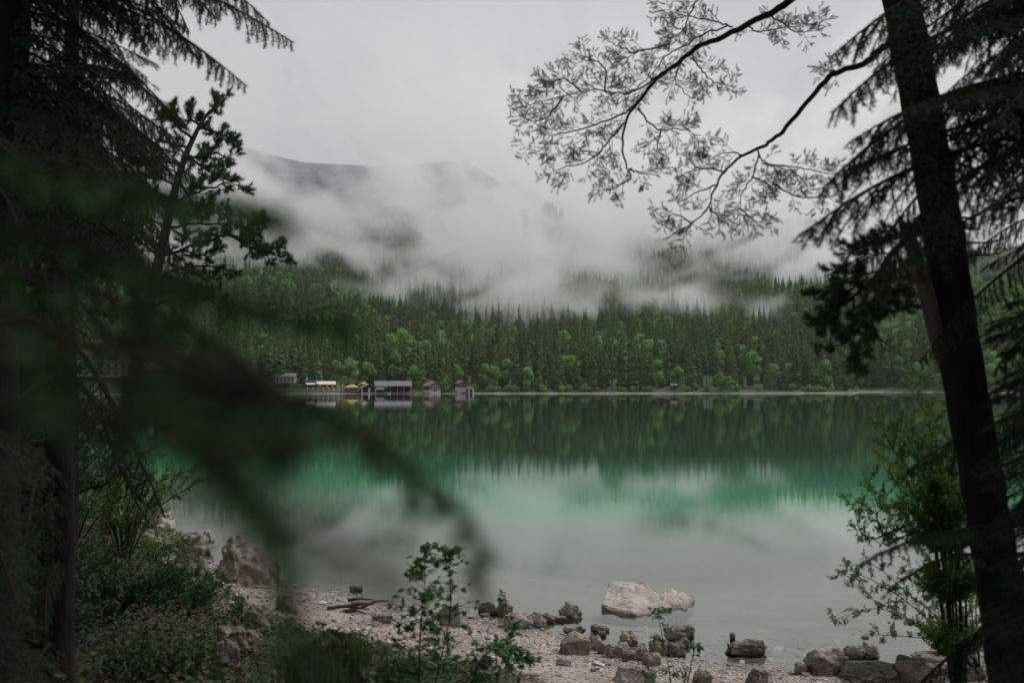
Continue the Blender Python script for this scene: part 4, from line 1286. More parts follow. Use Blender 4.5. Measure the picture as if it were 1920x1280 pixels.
GR = 'stones heaped at the waterline'
ROCKS = [
    (1052, 1089, 1134, 1160, 5, 'dark jagged stone in the water left of the largest slab', 'rock', .5, .7, .14),
    (1056, 1095, 1172, 1188, 6, 'low dark stone at the water edge above the big brown block', 'rock', .4, .7, .12),
    (1108, 1142, 1172, 1187, 7, 'thin pale flat stone in the water below the largest slab', 'rock', .2, .7, .10),
    (1124, 1137, 1184, 1195, 8, 'tiny stone just below the thin pale flat stone', 'rock', .5, .8, .10),
    (1050, 1104, 1188, 1231, 9, 'big brown block at the left end of the stone heap', 'rock', .45, .75, .07),
    (1102, 1132, 1193, 1222, 10, 'dark angular stone against the right side of the big brown block', 'rock', .5, .8, .10),
    (1122, 1142, 1208, 1229, 11, 'small brown stone at the foot of the dark angular stone', 'rock', .5, .8, .10),
    (1137, 1169, 1209, 1236, 13, 'rounded brown stone in the middle of the heap, below the dark round one', 'rock', .5, .8, .08),
    (1161, 1198, 1185, 1212, 14, 'dark round stone standing highest in the heap by the water', 'rock', .7, .8, .12),
    (1155, 1182, 1205, 1222, 15, 'small pale stone wedged under the dark round stone', 'rock_pale', .4, .8, .08),
    (1166, 1192, 1221, 1243, 16, 'dark wedge stone below the small pale wedged stone', 'rock', .5, .8, .10),
    (1192, 1220, 1211, 1241, 17, 'tall brown stone right of the dark wedge stone', 'rock', .7, .8, .10),
    (1150, 1232, 1246, 1290, 18, 'large brown boulder at the bottom edge of the picture under the heap', 'rock', .5, .8, .07),
    (1206, 1240, 1225, 1251, 19, 'brown stone behind the stem of the slender sapling', 'rock', .5, .8, .10),
    (1219, 1254, 1195, 1231, 20, 'tall jagged stone at the water behind the slender sapling', 'rock', .7, .8, .14),
    (1250, 1287, 1205, 1233, 21, 'pale brown stone with a dark underside right of the slender sapling', 'rock', .5, .8, .10),
    (1272, 1292, 1197, 1214, 22, 'small round stone at the right end of the heap', 'rock', .6, .8, .10),
    (1246, 1301, 1173, 1199, 23, 'long narrow tilted slab in the water above the heap', 'rock', .25, .5, .10),
    (1369, 1379, 1187, 1199, 24, 'pebble sized dark stone sticking out above the low oblong block', 'rock', .7, .8, .10),
    (1369, 1434, 1200, 1229, 25, 'low oblong block standing alone in the shallow water', 'rock', .3, .4, .09),
    (1419, 1433, 1203, 1215, 26, 'little round stone behind the right end of the oblong block', 'rock', .6, .8, .10),
    (1300, 1337, 1258, 1288, 27, 'dark stone on the gravel at the bottom, right of the sapling', 'rock', .6, .8, .10),
    (1404, 1442, 1256, 1290, 28, 'mossy dark stone on the gravel at the bottom right', 'rock_moss', .6, .8, .10),
    (1042, 1070, 1236, 1250, 29, 'small flat brown stone on the gravel below the big brown block', 'rock', .3, .7, .10),
    (934, 962, 1132, 1155, 30, 'dark pointed stone at the waterline by the tiny seedling', 'rock', .6, .8, .13),
    (942, 996, 1147, 1182, 31, 'stone with a bright pale top at the waterline behind the maple shoots', 'rock_pale', .4, .8, .10),
    (986, 1026, 1151, 1178, 32, 'dark rough stone next to the pale topped stone', 'rock', .6, .8, .14),
    (1011, 1040, 1151, 1169, 33, 'smaller brown stone right of the dark rough stone', 'rock', .5, .8, .10),
    (1039, 1062, 1156, 1166, 34, 'thin stone sliver in the water edge', 'rock', .3, .5, .10),
    (898, 932, 1133, 1153, 35, 'greenish mossy stone left of the pointed stone', 'rock_moss', .5, .8, .10),
    (822, 866, 1138, 1176, 36, 'dark mossy boulder behind the maple sapling', 'rock_moss', .5, .8, .08),
    (696, 730, 1152, 1170, 37, 'small dark stone on the gravel left of the maple sapling', 'rock', .5, .7, .10),
    (655, 679, 1098, 1109, 38, 'little dark stone in the water edge beyond the gravel', 'rock', .4, .7, .10),
    (868, 936, 1238, 1272, 39, 'brown boulder on the gravel under the maple branch', 'rock_moss', .5, .7, .08),
    (838, 870, 1244, 1264, 40, 'small reddish brown stone left of the brown boulder', 'rock', .5, .7, .10),
    (1518, 1596, 1221, 1268, 41, 'pale layered boulder at the left end of the right hand rocks', 'rock', .45, .7, .12),
    (1495, 1523, 1243, 1267, 42, 'small stone at the left foot of the pale layered boulder', 'rock', .5, .8, .10),
    (1591, 1624, 1211, 1236, 43, 'brown stone behind the pale layered boulder', 'rock', .6, .8, .10),
    (1622, 1652, 1204, 1236, 44, 'dark upright stone at the water behind the leafy shrub', 'rock', .7, .8, .10),
    (1590, 1696, 1236, 1282, 45, 'wide mossy boulder in the middle of the right hand rocks', 'rock_moss', .5, .7, .08),
    (1722, 1794, 1221, 1250, 46, 'flat topped dark boulder at the water under the leafy shrub', 'rock', .4, .7, .08),
    (1745, 1806, 1243, 1274, 47, 'rounded dark boulder in front of the flat topped one', 'rock', .5, .7, .08),
    (1802, 1858, 1249, 1280, 48, 'dark boulder beside the big leaning trunk', 'rock_moss', .5, .7, .08),
    (1690, 1750, 1232, 1284, 49, 'dark rounded boulder left of the rounded pair at lower right', 'rock_moss', .6, .7, .08),
    (328, 392, 1000, 1042, 50, 'jagged pale rock with green sprigs at the water on the left', 'rock', .6, .8, .14),
    (392, 505, 1015, 1102, 51, 'largest dark grey boulder on the left shore', 'rock', .6, .8, .12),
    (304, 378, 1042, 1096, 52, 'grey boulder overgrown by shrub, left of the largest dark one', 'rock_moss', .6, .8, .10),
    (320, 404, 1084, 1134, 53, 'smooth grey boulder above the round green shrub', 'rock', .5, .8, .08),
    (370, 420, 1108, 1146, 54, 'pale stone at the right side of the round green shrub', 'rock', .5, .8, .10),
    (368, 400, 1080, 1102, 55, 'small pale stone tucked between the two big left boulders', 'rock', .6, .8, .10),
    (436, 462, 1119, 1156, 56, 'small mossy boulder with a fern, below the largest dark one', 'rock_moss', .7, .8, .08),
    (444, 502, 1136, 1188, 57, 'brown slanting boulder below the small mossy one', 'rock', .5, .8, .10),
    (512, 556, 1118, 1150, 58, 'grey stone partly hidden by the blurred bough', 'rock', .5, .8, .10),
    (404, 478, 1176, 1232, 59, 'pale slanting slab at the edge of the gravel on the left', 'rock', .25, .8, .10),
    (396, 442, 1198, 1270, 60, 'dark boulder at the left edge of the gravel at the bottom', 'rock', .7, .8, .08),
    (228, 270, 1086, 1134, 61, 'dim boulder half buried among the left shrubs', 'rock_moss', .6, .8, .10),
    (214, 256, 1251, 1290, 62, 'pale pointed stone at the bottom left', 'rock_pale', .9, .8, .08),
    (272, 318, 964, 996, 63, 'pale rock on the far left point above the water', 'rock_pale', .5, .8, .10),
]
for (a, b_, c, d, sd, lb, mt, fl, dp, rg) in ROCKS:
    rock(a, b_, c, d, sd, lb, mt, fl, dp, rough=rg)

# driftwood mound and stones under water
def driftwood():
    rs = RS(3)
    p = hit(675, 1150)
    t = thing('driftwood', tuple(p), 'tangled heap of brown driftwood on the gravel left of the saplings', 'driftwood')
    for k in range(7):
        l = rs.uniform(.35, .85)
        a = rs.uniform(-.5, .5)
        c = np.array([rs.uniform(-.3, .3), rs.uniform(-.25, .25), .04 + .03 * k])
        d_ = np.array([math.cos(a), math.sin(a), rs.uniform(-.05, .12)])
        q = spline([c - d_ * l / 2, c + [0, 0, rs.uniform(.0, .06)], c + d_ * l / 2], 8)
        bb = Buf(); bb.tube(q, np.linspace(.045, .012, 8) * rs.uniform(.7, 1.2), 6)
        bb.build('branch', M['bark_pine'], t)


driftwood()


def pebbles():
    """loose gravel chips and cobbles scattered over the beach and the shallow bed"""
    rs = RS(17); b = Buf()
    base = []
    for k in range(6):
        q = unit(rs.normal(size=(10, 3))) * [1, .8, .55]
        bm = bmesh.new()
        for v_ in q: bm.verts.new(v_)
        bmesh.ops.convex_hull(bm, input=bm.verts)
        for v_ in [v_ for v_ in bm.verts if not v_.link_faces]: bm.verts.remove(v_)
        bmesh.ops.triangulate(bm, faces=bm.faces)
        bm.verts.index_update()
        base.append((np.array([v_.co[:] for v_ in bm.verts]), np.array([[v_.index for v_ in f.verts] for f in bm.faces])))
        bm.free()
    n = 26000
    u = rs.uniform(330, 1920, n)
    x = rs.uniform(-9, 10, n)
    d = np.concatenate([rs.uniform(-3.0, 6.5, n // 2), np.abs(rs.normal(size=n - n // 2)) * 1.6 - .2])
    y = near_shore(x) - d
    z = ground_z(x, y)
    s = np.exp(rs.normal(size=n) * .5) * .017
    s[:350] *= 3.2
    a = rs.rand(n) * 6.28
    for k in range(6):
        idx = np.arange(k, n, 6)
        V, F = base[k]
        ca, sa = np.cos(a[idx]), np.sin(a[idx])
        W = V[None] * s[idx][:, None, None]
        X = W[..., 0] * ca[:, None] - W[..., 1] * sa[:, None] + x[idx][:, None]
        Y = W[..., 0] * sa[:, None] + W[..., 1] * ca[:, None] + y[idx][:, None]
        Z = W[..., 2] + z[idx][:, None] + s[idx][:, None] * .15
        b.add(np.stack([X, Y, Z], -1).reshape(-1, 3), (F[None] + (np.arange(len(idx)) * len(V))[:, None, None]).reshape(-1, 3))
    m, t = new_mat('pebble')
    geo = N(t, 'ShaderNodeNewGeometry')
    r = ramp(t, geo.outputs['Random Per Island'], [(0, (.13, .105, .09)), (.4, (.28, .24, .21)), (.8, (.44, .39, .355)), (1, (.60, .56, .53))])
    N(t, 'ShaderNodeOutputMaterial', {'Surface': N(t, 'ShaderNodeBsdfPrincipled', {'Base Color': r.outputs[0], 'Roughness': .8}).outputs[0]})
    o = b.build('gravel', m)
    tag(o, 'loose pale gravel and small cobbles on the beach and in the shallows', 'gravel', kind='stuff')


pebbles()


def slab(u, v, w, d, h, pitch, roll, rz, seed, label):
    p = hit(u, v)
    me = rock_mesh('rock', w, d, h, seed, M['rock_pale'], .30, 5, .055)
    me.transform(Matrix.Translation((0, 0, -h * .5)))
    o = bpy.data.objects.new('rock', me); link(o)
    o.location = (p[0], p[1] + d * .42, p[2] + .05 - h * .5 + d * .5 * math.sin(pitch))
    o.rotation_euler = (pitch, roll, rz)
    return tag(o, label, 'rock')


slab(1193, 1150, 1.45, 1.9, .9, math.radians(11), math.radians(-2), .2, 3, 'largest pale flat slab lying in the shallow water')
slab(1272, 1140, .75, 1.1, .7, math.radians(9), math.radians(4), -.3, 12, 'pale cracked slab joined to the right side of the largest slab')
M['mound'] = mat_noise('mound', (.006, .006, .004), (.022, .024, .012), scale=9, rough=1.0, bump=1.0, bscale=30, spec=.05)
pm = P(612, 1330, 5.7)
MZ = P(612, 1205, 5.7)[2]
me = rock_mesh('mound', .50, .6, .8, 77, M['mound'], .6, 5, .07)
me.transform(Matrix.Translation((0, 0, -.8)))
o = bpy.data.objects.new('mound', me); link(o)
o.location = (pm[0], 5.7, MZ)
tag(o, 'dark mossy grassy mound close to the camera at the bottom, left of the saplings', 'mound')

# ------------------------------------------------------------------ plant builders
UP = np.array([0, 0, 1.0])


def tangent(path):
    t = np.gradient(path, axis=0)
    return unit(t)


def needle_segs(buf, A, B, ln, w, dens, rs, spread=.85, flat=.6, mat=1):
    """needles along every segment A-B"""
    A, B = np.asarray(A), np.asarray(B)
    L = np.linalg.norm(B - A, axis=1)
    cnt = np.maximum(1, (L * dens + rs.rand(len(L))).astype(int))
    i = np.repeat(np.arange(len(A)), cnt)
    f = rs.rand(len(i))[:, None]
    base = A[i] * (1 - f) + B[i] * f
    ax = unit(B - A)[i]
    r = rs.normal(size=(len(i), 3)); r -= ax * np.sum(r * ax, 1)[:, None]
    r = unit(r); r[:, 2] *= flat + (1 - flat) * (r[:, 2] > 0)
    d = unit(ax * (1 - spread * .45) + r * spread)
    buf.needles(base, d, ln * rs.uniform(.7, 1.15, len(i)), w, rs, mat)


def spruce_path(buf, path, r0, side, rs, step=.027, nl=.021, nw=.0030, dens=330, droop=.55, tipfree=.0, start=.12, sub=True):
    """a spruce bough along path: alternating side shoots that hang, each with its own shoots"""
    n = len(path)
    buf.tube(path, np.linspace(r0, r0 * .18, n), 5, 0)
    tg = tangent(path)
    seg = np.linalg.norm(np.diff(path, axis=0), axis=1); cum = np.concatenate([[0], np.cumsum(seg)]); L = cum[-1]
    A, B, ra = [], [], []
    s = L * start
    k = 0
    while s < L:
        t = s / L
        i = min(np.searchsorted(cum, s), n - 1)
        p = path[i - 1] + (path[i] - path[i - 1]) * ((s - cum[i - 1]) / (cum[i] - cum[i - 1] + 1e-9))
        T = tg[i]
        sd = unit(np.cross(T, UP)) * (1 if k % 2 else -1)
        ln = side * (1 - t) ** .6 * (.35 + .65 * min(1, t / .35)) * rs.uniform(.3, 1.3) + side * .12
        d = unit(T * rs.uniform(.5, .9) + sd * rs.uniform(.6, 1.0) - UP * rs.uniform(0, .35))
        m = 5
        q = [p]
        for j in range(m):
            d = unit(d - UP * droop * .28 + rs.normal(size=3) * .06)
            q.append(q[-1] + d * ln / m)
        q = np.array(q)
        A += list(q[:-1]); B += list(q[1:]); ra += list(np.linspace(r0 * .30, r0 * .14, m))
        if sub:
            for j in range(1, m):
                for sg in (-1, 1):
                    if rs.rand() < .2: continue
                    l2 = ln * rs.uniform(.18, .42) * (1 - .12 * j)
                    dd = unit(q[j + 1] - q[j])
                    s2 = unit(np.cross(dd, UP + .01)) * sg
                    d2 = unit(dd * .8 + s2 * .7 - UP * droop * rs.uniform(.1, 1.0))
                    e1 = q[j] + d2 * l2 * .5
                    e2 = e1 + unit(d2 - UP * droop * .5) * l2 * .5
                    A += [q[j], e1]; B += [e1, e2]; ra += [r0 * .14, r0 * .1]
        s += step * rs.uniform(.7, 1.3)
        k += 1
    A, B, ra = np.array(A), np.array(B), np.maximum(np.array(ra), .0011)
    buf.tubes3(A, B, ra, ra * .8, 0)
    needle_segs(buf, A, B, nl, nw, dens, rs)
    needle_segs(buf, path[n // 3:-1], path[n // 3 + 1:], nl, nw, dens, rs)


def spruce_proto(seed, L=1.5, side=.42, droop=.55, arch=.25, **kw):
    rs = RS(seed)
    b = Buf()
    t = np.linspace(0, 1, 16)
    path = np.stack([L * t, .05 * np.sin(t * 5 + seed), arch * (np.sin(t * 2.6) * .35 - t * t * .75)], 1)
    spruce_path(b, path, .016, side, rs, droop=droop, **kw)
    return b.mesh('branch', [M['twig'], M['spruce_needles']])


SPB = [spruce_proto(1, side=.45), spruce_proto(2, side=.38, droop=.9, arch=.4), spruce_proto(3, side=.5, droop=.35, arch=.1), spruce_proto(4, side=.34, droop=1.5, arch=.3, step=.03)]


def place_branch(parent, me, A, B, scale_base, roll=0.0, name='branch'):
    """orients a branch mesh (built along +X) from point A to point B (world), under parent"""
    A, B = Vector(A), Vector(B)
    X = (B - A); L = X.length; X.normalize()
    Y = Vector((0, 0, 1)).cross(X); Y.normalize()
    Z = X.cross(Y)
    s = L / scale_base
    mat = Matrix((X, Y, Z)).transposed().to_4x4()
    if roll: mat = mat @ Matrix.Rotation(roll, 4, 'X')
    mat = Matrix.Translation(A - Vector(parent.location)) @ mat @ Matrix.Scale(s, 4)
    o = bpy.data.objects.new(name, me)
    link(o, parent)
    o.matrix_local = mat
    return o


def dead_twigs(buf, A, B, rs, n=14, r=.006):
    """bare broken twig: thin sticks along a line"""
    A, B = np.array(A), np.array(B)
    p = spline([A, (A + B) / 2 + rs.normal(size=3) * .05, B], 10)
    buf.tube(p, np.linspace(r, r * .3, 10), 4, 0)
    for k in range(n):
        i = rs.randint(2, 9)
        d = unit(unit(B - A) + rs.normal(size=3) * .7)
        buf.tube([p[i], p[i] + d * rs.uniform(.05, .2)], [r * .35, r * .12], 3, 0)


def spruce_tree(label, x, y, z0, H, r, spec, rs, lean=(0, 0), extra=None):
    """spec: list of (height, azimuth deg, length, droop) ; extra: list of (height, tip point, proto)"""
    t = thing('spruce_tree', (x, y, z0), label, 'conifer')
    b = Buf()
    z = np.linspace(-.3, H, 24)
    path = np.stack([lean[0] * z / H + .02 * np.sin(z * 1.3), lean[1] * z / H + .02 * np.cos(z), z], 1)
    b.tube(path, np.linspace(r * 1.15, r * .35, 24), 14)
    b.build('trunk', M['bark_dark'], t, smooth=True)
    def at(h):
        return np.array([x + np.interp(h, z, path[:, 0]), y + np.interp(h, z, path[:, 1]), z0 + h])
    for (h, az, L, dr) in spec:
        A = at(h); a = math.radians(az)
        B_ = A + np.array([math.sin(a) * L, math.cos(a) * L, -dr * L])
        place_branch(t, SPB[rs.randint(4)], A, B_, 1.5, rs.uniform(-.3, .3))
    for (h, tip, k) in (extra or []):
        place_branch(t, SPB[k], at(h), tip, 1.5, 0)
    return t


def pine_tufts(buf, P0, D, rs, nl=.045, n=26, nw=.0016, mat=1):
    n = int(n * 1.3)
    """a brush of long needles at every twig end"""
    P0, D = np.asarray(P0), np.asarray(D)
    i = np.repeat(np.arange(len(P0)), n)
    f = rs.rand(len(i))[:, None]
    base = P0[i] - D[i] * f * nl * 1.1
    r = unit(rs.normal(size=(len(i), 3)))
    d = unit(D[i] * (.35 + .6 * (1 - f)) + r * .75)
    buf.needles(base, d, nl * rs.uniform(.7, 1.2, len(i)), nw, rs, mat)


def grow_twigs(buf, path, r0, r1, rs, level, every, sub_len, tips, up=.15, ang=(.6, 1.1), start=.15, sides=5, planar=None):
    n = len(path)
    buf.tube(path, np.linspace(r0, r1, n), sides, 0)
    tg = tangent(path)
    seg = np.linalg.norm(np.diff(path, axis=0), axis=1); cum = np.concatenate([[0], np.cumsum(seg)]); L = cum[-1]
    tips.append((path[-1], tg[-1]))
    if level == 0 and n > 3:
        tips.append((path[-2], tg[-2]))
    if level == 0:
        return
    s = L * start + every * rs.rand() * .5
    while s < L * .98:
        t = s / L
        i = min(max(np.searchsorted(cum, s), 1), n - 1)
        p = path[i - 1] + (path[i] - path[i - 1]) * ((s - cum[i - 1]) / (cum[i] - cum[i - 1] + 1e-9))
        T = tg[i]
        rr = rs.normal(size=3)
        if planar is not None: rr = rr - planar * (rr @ planar) * .75
        rr -= T * (rr @ T); rr = unit(rr)
        a = rs.uniform(*ang)
        d = unit(T * math.cos(a) + rr * math.sin(a))
        ln = sub_len * rs.uniform(.45, 1.1) * (1 - .45 * t)
        m = 4 if level > 1 else 3
        q = [p]
        for j in range(m):
            d = unit(d + UP * up * .3 + rs.normal(size=3) * .13)
            q.append(q[-1] + d * ln / m)
        grow_twigs(buf, np.array(q), max(r1 * .8, r0 * .35 * (1 - .5 * t)), max(r1 * .5, .0012), rs, level - 1, every * .62, sub_len * .45, tips, up, ang, .25, 3, planar)
        s += every * rs.uniform(.6, 1.4)


def px_path(pts, Y0, Y1=None, n=None, rs=None, jit=0.0):
    m = len(pts)
    Y1 = Y0 if Y1 is None else Y1
    q = [P(u, v, Y0 + (Y1 - Y0) * k / (m - 1) + (rs.uniform(-jit, jit) if rs is not None else 0)) for k, (u, v) in enumerate(pts)]
    out = spline(q, n or m * 4)
    if rs is not None:
        kk = rs.normal(size=out.shape) * Y0 / 1867. * 1.3
        kk[0] = 0
        out = out + kk
    return out


def pine_set(name, mats, parent, mains, rs, every, sub, level, nl=.045, tn=24, nw=.0016, up=.15, origin=None, planar=None):
    b = Buf(); tips = []
    for (path, r0, r1, lv) in mains:
        grow_twigs(b, path, r0, r1, rs, lv if lv is not None else level, every, sub, tips, up, planar=planar)
    P0 = np.array([t_[0] for t_ in tips]); D = np.array([t_[1] for t_ in tips])
    pine_tufts(b, P0, D, rs, nl, tn, nw)
    b.v = [a - np.asarray(origin) for a in b.v]
    o = bpy.data.objects.new(name, b.mesh(name, mats)); link(o, parent)
    return o


def leafy(b, path, r0, rs, every, sub, leaf, level=1, lw=.45, up=.2, dens=1.0, droop=.2, pitch=.9):
    """broadleaf stem: twigs with leaves along them"""
    tips = []
    n = len(path)
    b.tube(path, np.linspace(r0, r0 * .25, n), 5, 0)
    tg = tangent(path)
    seg = np.linalg.norm(np.diff(path, axis=0), axis=1); cum = np.concatenate([[0], np.cumsum(seg)]); L = cum[-1]
    segs = []

    def sprout(p, d, ln, lv):
        q = [p]; m = 4
        for j in range(m):
            d = unit(d + UP * up * .35 + rs.normal(size=3) * .12)
            q.append(q[-1] + d * ln / m)
        for a, c in zip(q[:-1], q[1:]): segs.append((a, c, r0 * .22 / (1.5 if lv == 0 else 1)))
        if lv > 0:
            for j in range(1, m + 1):
                for k in range(2):
                    rr = unit(rs.normal(size=3))
                    sprout(q[j], unit(unit(q[j] - q[j - 1]) + rr * .9), ln * rs.uniform(.25, .5), lv - 1)
    s = L * .25
    while s < L:
        i = min(max(np.searchsorted(cum, s), 1), n - 1)
        p = path[i]
        rr = rs.normal(size=3); rr -= tg[i] * (rr @ tg[i]); rr = unit(rr)
        sprout(p, unit(tg[i] * .7 + rr * .8), sub * rs.uniform(.5, 1.1) * (1 - .4 * s / L), level)
        s += every * rs.uniform(.6, 1.4)
    sprout(path[-1], tg[-1], sub * .5, 0)
    A = np.array([q[0] for q in segs]); B_ = np.array([q[1] for q in segs]); R = np.maximum([q[2] for q in segs], .0012)
    b.tubes3(A, B_, R, R * .8, 0)
    Ls = np.linalg.norm(B_ - A, axis=1)
    cnt = np.maximum(1, (Ls / leaf * 1.5 * dens + rs.rand(len(Ls))).astype(int))
    i = np.repeat(np.arange(len(A)), cnt)
    f = rs.rand(len(i))[:, None]
    base = A[i] * (1 - f) + B_[i] * f
    ax = unit(B_ - A)[i]
    r = unit(rs.normal(size=(len(i), 3)))
    d = unit(ax * .55 + r * .8 - UP * droop)
    nr = unit(UP * pitch + rs.normal(size=(len(i), 3)) * .45)
    ln = leaf * rs.uniform(.6, 1.15, len(i))
    b.leaves(base, d, nr, ln, ln * lw, 1)


def bush(name, label, cat, origin, stems, rs, every, sub, leaf, mat, r0=.012, level=1, lw=.45, group=None, dens=1.0, split=3, **kw):
    """stems: list of paths (world). Stems are shared among a few part meshes"""
    t = thing(name, tuple(origin), label, cat, group)
    for k, pth in enumerate(stems):
        b = Buf()
        leafy(b, pth, r0, rs, every, sub, leaf, level, lw, dens=dens, **kw)
        b.v = [a - np.asarray(origin) for a in b.v]
        o = bpy.data.objects.new('stem', b.mesh('stem', [M['twig'], M[mat]])); link(o, t)
    return t

# ------------------------------------------------------------------ foreground trees
# big leaning pine on the right
rs = RS(5)
TR = [(1650, -260, 33), (1668, -120, 34), (1690, 0, 34), (1722, 170, 35), (1755, 350, 35), (1780, 520, 37), (1803, 680, 38), (1832, 850, 38), (1858, 1000, 39), (1885, 1160, 42), (1905, 1300, 48), (1918, 1420, 60)]
YT = 6.2
tp = np.array([P(u, v, YT) for u, v, w in TR])
tw = np.array([w for u, v, w in TR]) / 1867.0 * YT
base = tp[-1].copy(); base[2] = float(ground_z(base[0], base[1]))
pine = thing('pine_tree', tuple(base), 'large dark leaning pine trunk on the right with long bare branches reaching left', 'conifer')
b = Buf()
pth = spline(tp[::-1], 60)
wd = np.interp(np.linspace(0, 1, 60), np.linspace(0, 1, len(tw)), tw[::-1])
wd = wd * (1 + .03 * np.sin(np.arange(60) * 1.7) + .02 * rs.normal(size=60))
b.tube(pth, wd, 20)
b.build('trunk', M['bark_dark'], pine, smooth=True, origin=base)
PM = [M['twig'], M['pine_needles']]
VIEW = np.array([0, 1.0, 0])
# upper branch
Yb = 7.6
mains = [
    (px_path([(1668, -130), (1560, -60), (1481, 0), (1456, 18), (1399, 46), (1348, 71), (1307, 89), (1267, 122), (1231, 148), (1195, 194), (1175, 225), (1167, 276), (1177, 316), (1185, 337)], 6.4, Yb, 50, rs=rs, jit=.03), .030, .004, 0),
]
o = pine_set('branch', PM, pine, mains, rs, .2, .3, 0, origin=base, tn=10)
f1 = [
    [(1241, 135), (1205, 163), (1170, 176), (1119, 168), (1057, 179), (1001, 194), (966, 191)],
    [(1195, 194), (1144, 225), (1093, 240), (1042, 255), (1011, 281), (976, 278)],
    [(1170, 230), (1134, 276), (1103, 301), (1052, 316), (1037, 337)],
    [(1364, 48), (1318, 66), (1272, 92), (1246, 107), (1216, 148), (1180, 172), (1150, 190)],
    [(1318, -15), (1297, 20), (1277, 61), (1250, 75)],
    [(1195, 202), (1216, 230), (1239, 245), (1267, 240), (1297, 250), (1318, 271)],
    [(1297, 107), (1318, 133), (1338, 153), (1379, 163)],
    [(1272, 128), (1267, 153), (1297, 184)],
    [(1374, 50), (1340, 40), (1290, 30), (1226, 20)],
    [(1256, 82), (1195, 97), (1160, 87), (1139, 76)],
    [(1134, 170), (1134, 127), (1100, 108), (1083, 102)],
    [(1180, 316), (1205, 325), (1235, 330)],
    [(1239, 245), (1234, 265), (1231, 286)],
    [(1057, 179), (1030, 215), (1000, 228), (975, 215)],
    [(1090, 172), (1060, 150), (1020, 155), (990, 165)],
    [(1180, 335), (1160, 350), (1135, 358)],
    [(1440, 25), (1470, 45), (1500, 62), (1540, 40)],
    [(1400, 46), (1420, 60), (1450, 55), (1480, 50)],
]
for pts in f1:
    k = rs.uniform(-.25, .25)
    pine_set('branch', PM, pine, [(px_path(pts, Yb, Yb + k, rs=rs, jit=.05), .008, .0022, 2)], rs, .028, .25, 2, nl=.018, tn=28, nw=.0014, up=.1, origin=base, planar=VIEW)
# second branch
Yc = 7.2
pine_set('branch', PM, pine, [(px_path([(1715, 60), (1680, 75), (1639, 102), (1619, 120), (1563, 138), (1542, 158), (1507, 199), (1471, 242), (1445, 265), (1420, 280), (1394, 291), (1364, 316), (1343, 347), (1328, 388), (1297, 419), (1251, 444)], 6.3, Yc, 60, rs=rs, jit=.03), .026, .003, 0)], rs, .2, .3, 0, origin=base, tn=14)
f2 = [
    [(1420, 281), (1430, 301), (1456, 316), (1476, 352)], [(1422, 291), (1410, 332), (1389, 367), (1387, 413)],
    [(1359, 322), (1308, 316), (1267, 337)], [(1343, 347), (1310, 360), (1272, 380)], [(1297, 419), (1267, 403), (1241, 408)],
    [(1430, 306), (1502, 316), (1573, 327)], [(1450, 345), (1500, 370), (1560, 368)], [(1328, 388), (1345, 405), (1362, 420)],
    [(1394, 291), (1360, 285), (1330, 300)], [(1387, 390), (1410, 410), (1425, 425)], [(1300, 415), (1290, 430), (1262, 440)], [(1410, 332), (1440, 345), (1452, 372)],
    [(1563, 138), (1572, 135), (1555, 128)],
]
for pts in f2:
    pine_set('branch', PM, pine, [(px_path(pts, Yc, Yc + rs.uniform(-.2, .2), rs=rs, jit=.04), .007, .0022, 2)], rs, .028, .23, 2, nl=.018, tn=28, nw=.0014, up=.1, origin=base, planar=VIEW)
# dense lower crown around the broken stem
Yd = 6.9
low_main = [(1775, 440), (1735, 428), (1700, 450), (1669, 478), (1650, 509), (1622, 537), (1599, 556), (1545, 592)]
pine_set('branch', PM, pine, [(px_path(low_main, 6.3, Yd, 30), .030, .006, 0)], rs, .1, .2, 0, origin=base, tn=14)
f3 = [
    [(1669, 478), (1630, 478), (1590, 495), (1550, 520)], [(1650, 509), (1600, 520), (1560, 535), (1528, 552)], [(1622, 537), (1585, 570), (1560, 600), (1545, 630)],
    [(1650, 509), (1640, 560), (1634, 619), (1620, 665), (1600, 690)], [(1680, 470), (1690, 520), (1700, 570)], [(1640, 520), (1660, 560), (1690, 580)],
    [(1599, 556), (1600, 590), (1590, 640), (1545, 650)], [(1700, 450), (1660, 445), (1620, 460), (1590, 470)], [(1634, 619), (1655, 640), (1675, 650)],
    [(1740, 430), (1700, 432), (1670, 440), (1640, 450)], [(1620, 500), (1600, 540), (1570, 560)], [(1680, 490), (1670, 540), (1660, 590)], [(1625, 655), (1600, 670), (1575, 680)],
    [(1640, 560), (1615, 590), (1600, 620)], [(1600, 540), (1560, 560), (1530, 580)], [(1570, 580), (1540, 590), (1525, 600)],
]
for k, pts in enumerate(f3):
    bare = k in (8, 12)
    pine_set('branch', PM, pine, [(px_path(pts, Yd, Yd + rs.uniform(-.35, .35), rs=rs, jit=.05), .008, .0022, 2)], rs, .05 if bare else .036, .18, 2, nl=.046, tn=2 if bare else 26, nw=.0036, up=.1, origin=base)
f4 = [[(1800, 410), (1830, 405), (1860, 385), (1890, 390)], [(1800, 425), (1830, 430), (1850, 415), (1900, 410)], [(1800, 350), (1850, 345), (1900, 312), (1960, 300)], [(1760, 300), (1720, 250), (1700, 240)], [(1795, 455), (1850, 455), (1900, 440)], [(1805, 480), (1860, 476), (1910, 462)]]
for k, pts in enumerate(f4):
    pine_set('branch', PM, pine, [(px_path(pts, 6.2, 6.4, rs=rs, jit=.04), .009, .0025, 2 if k < 2 else 1)], rs, .06, .16, 2, nl=.042, tn=18 if k < 2 else 0 or 1, nw=.0022, up=.1, origin=base)
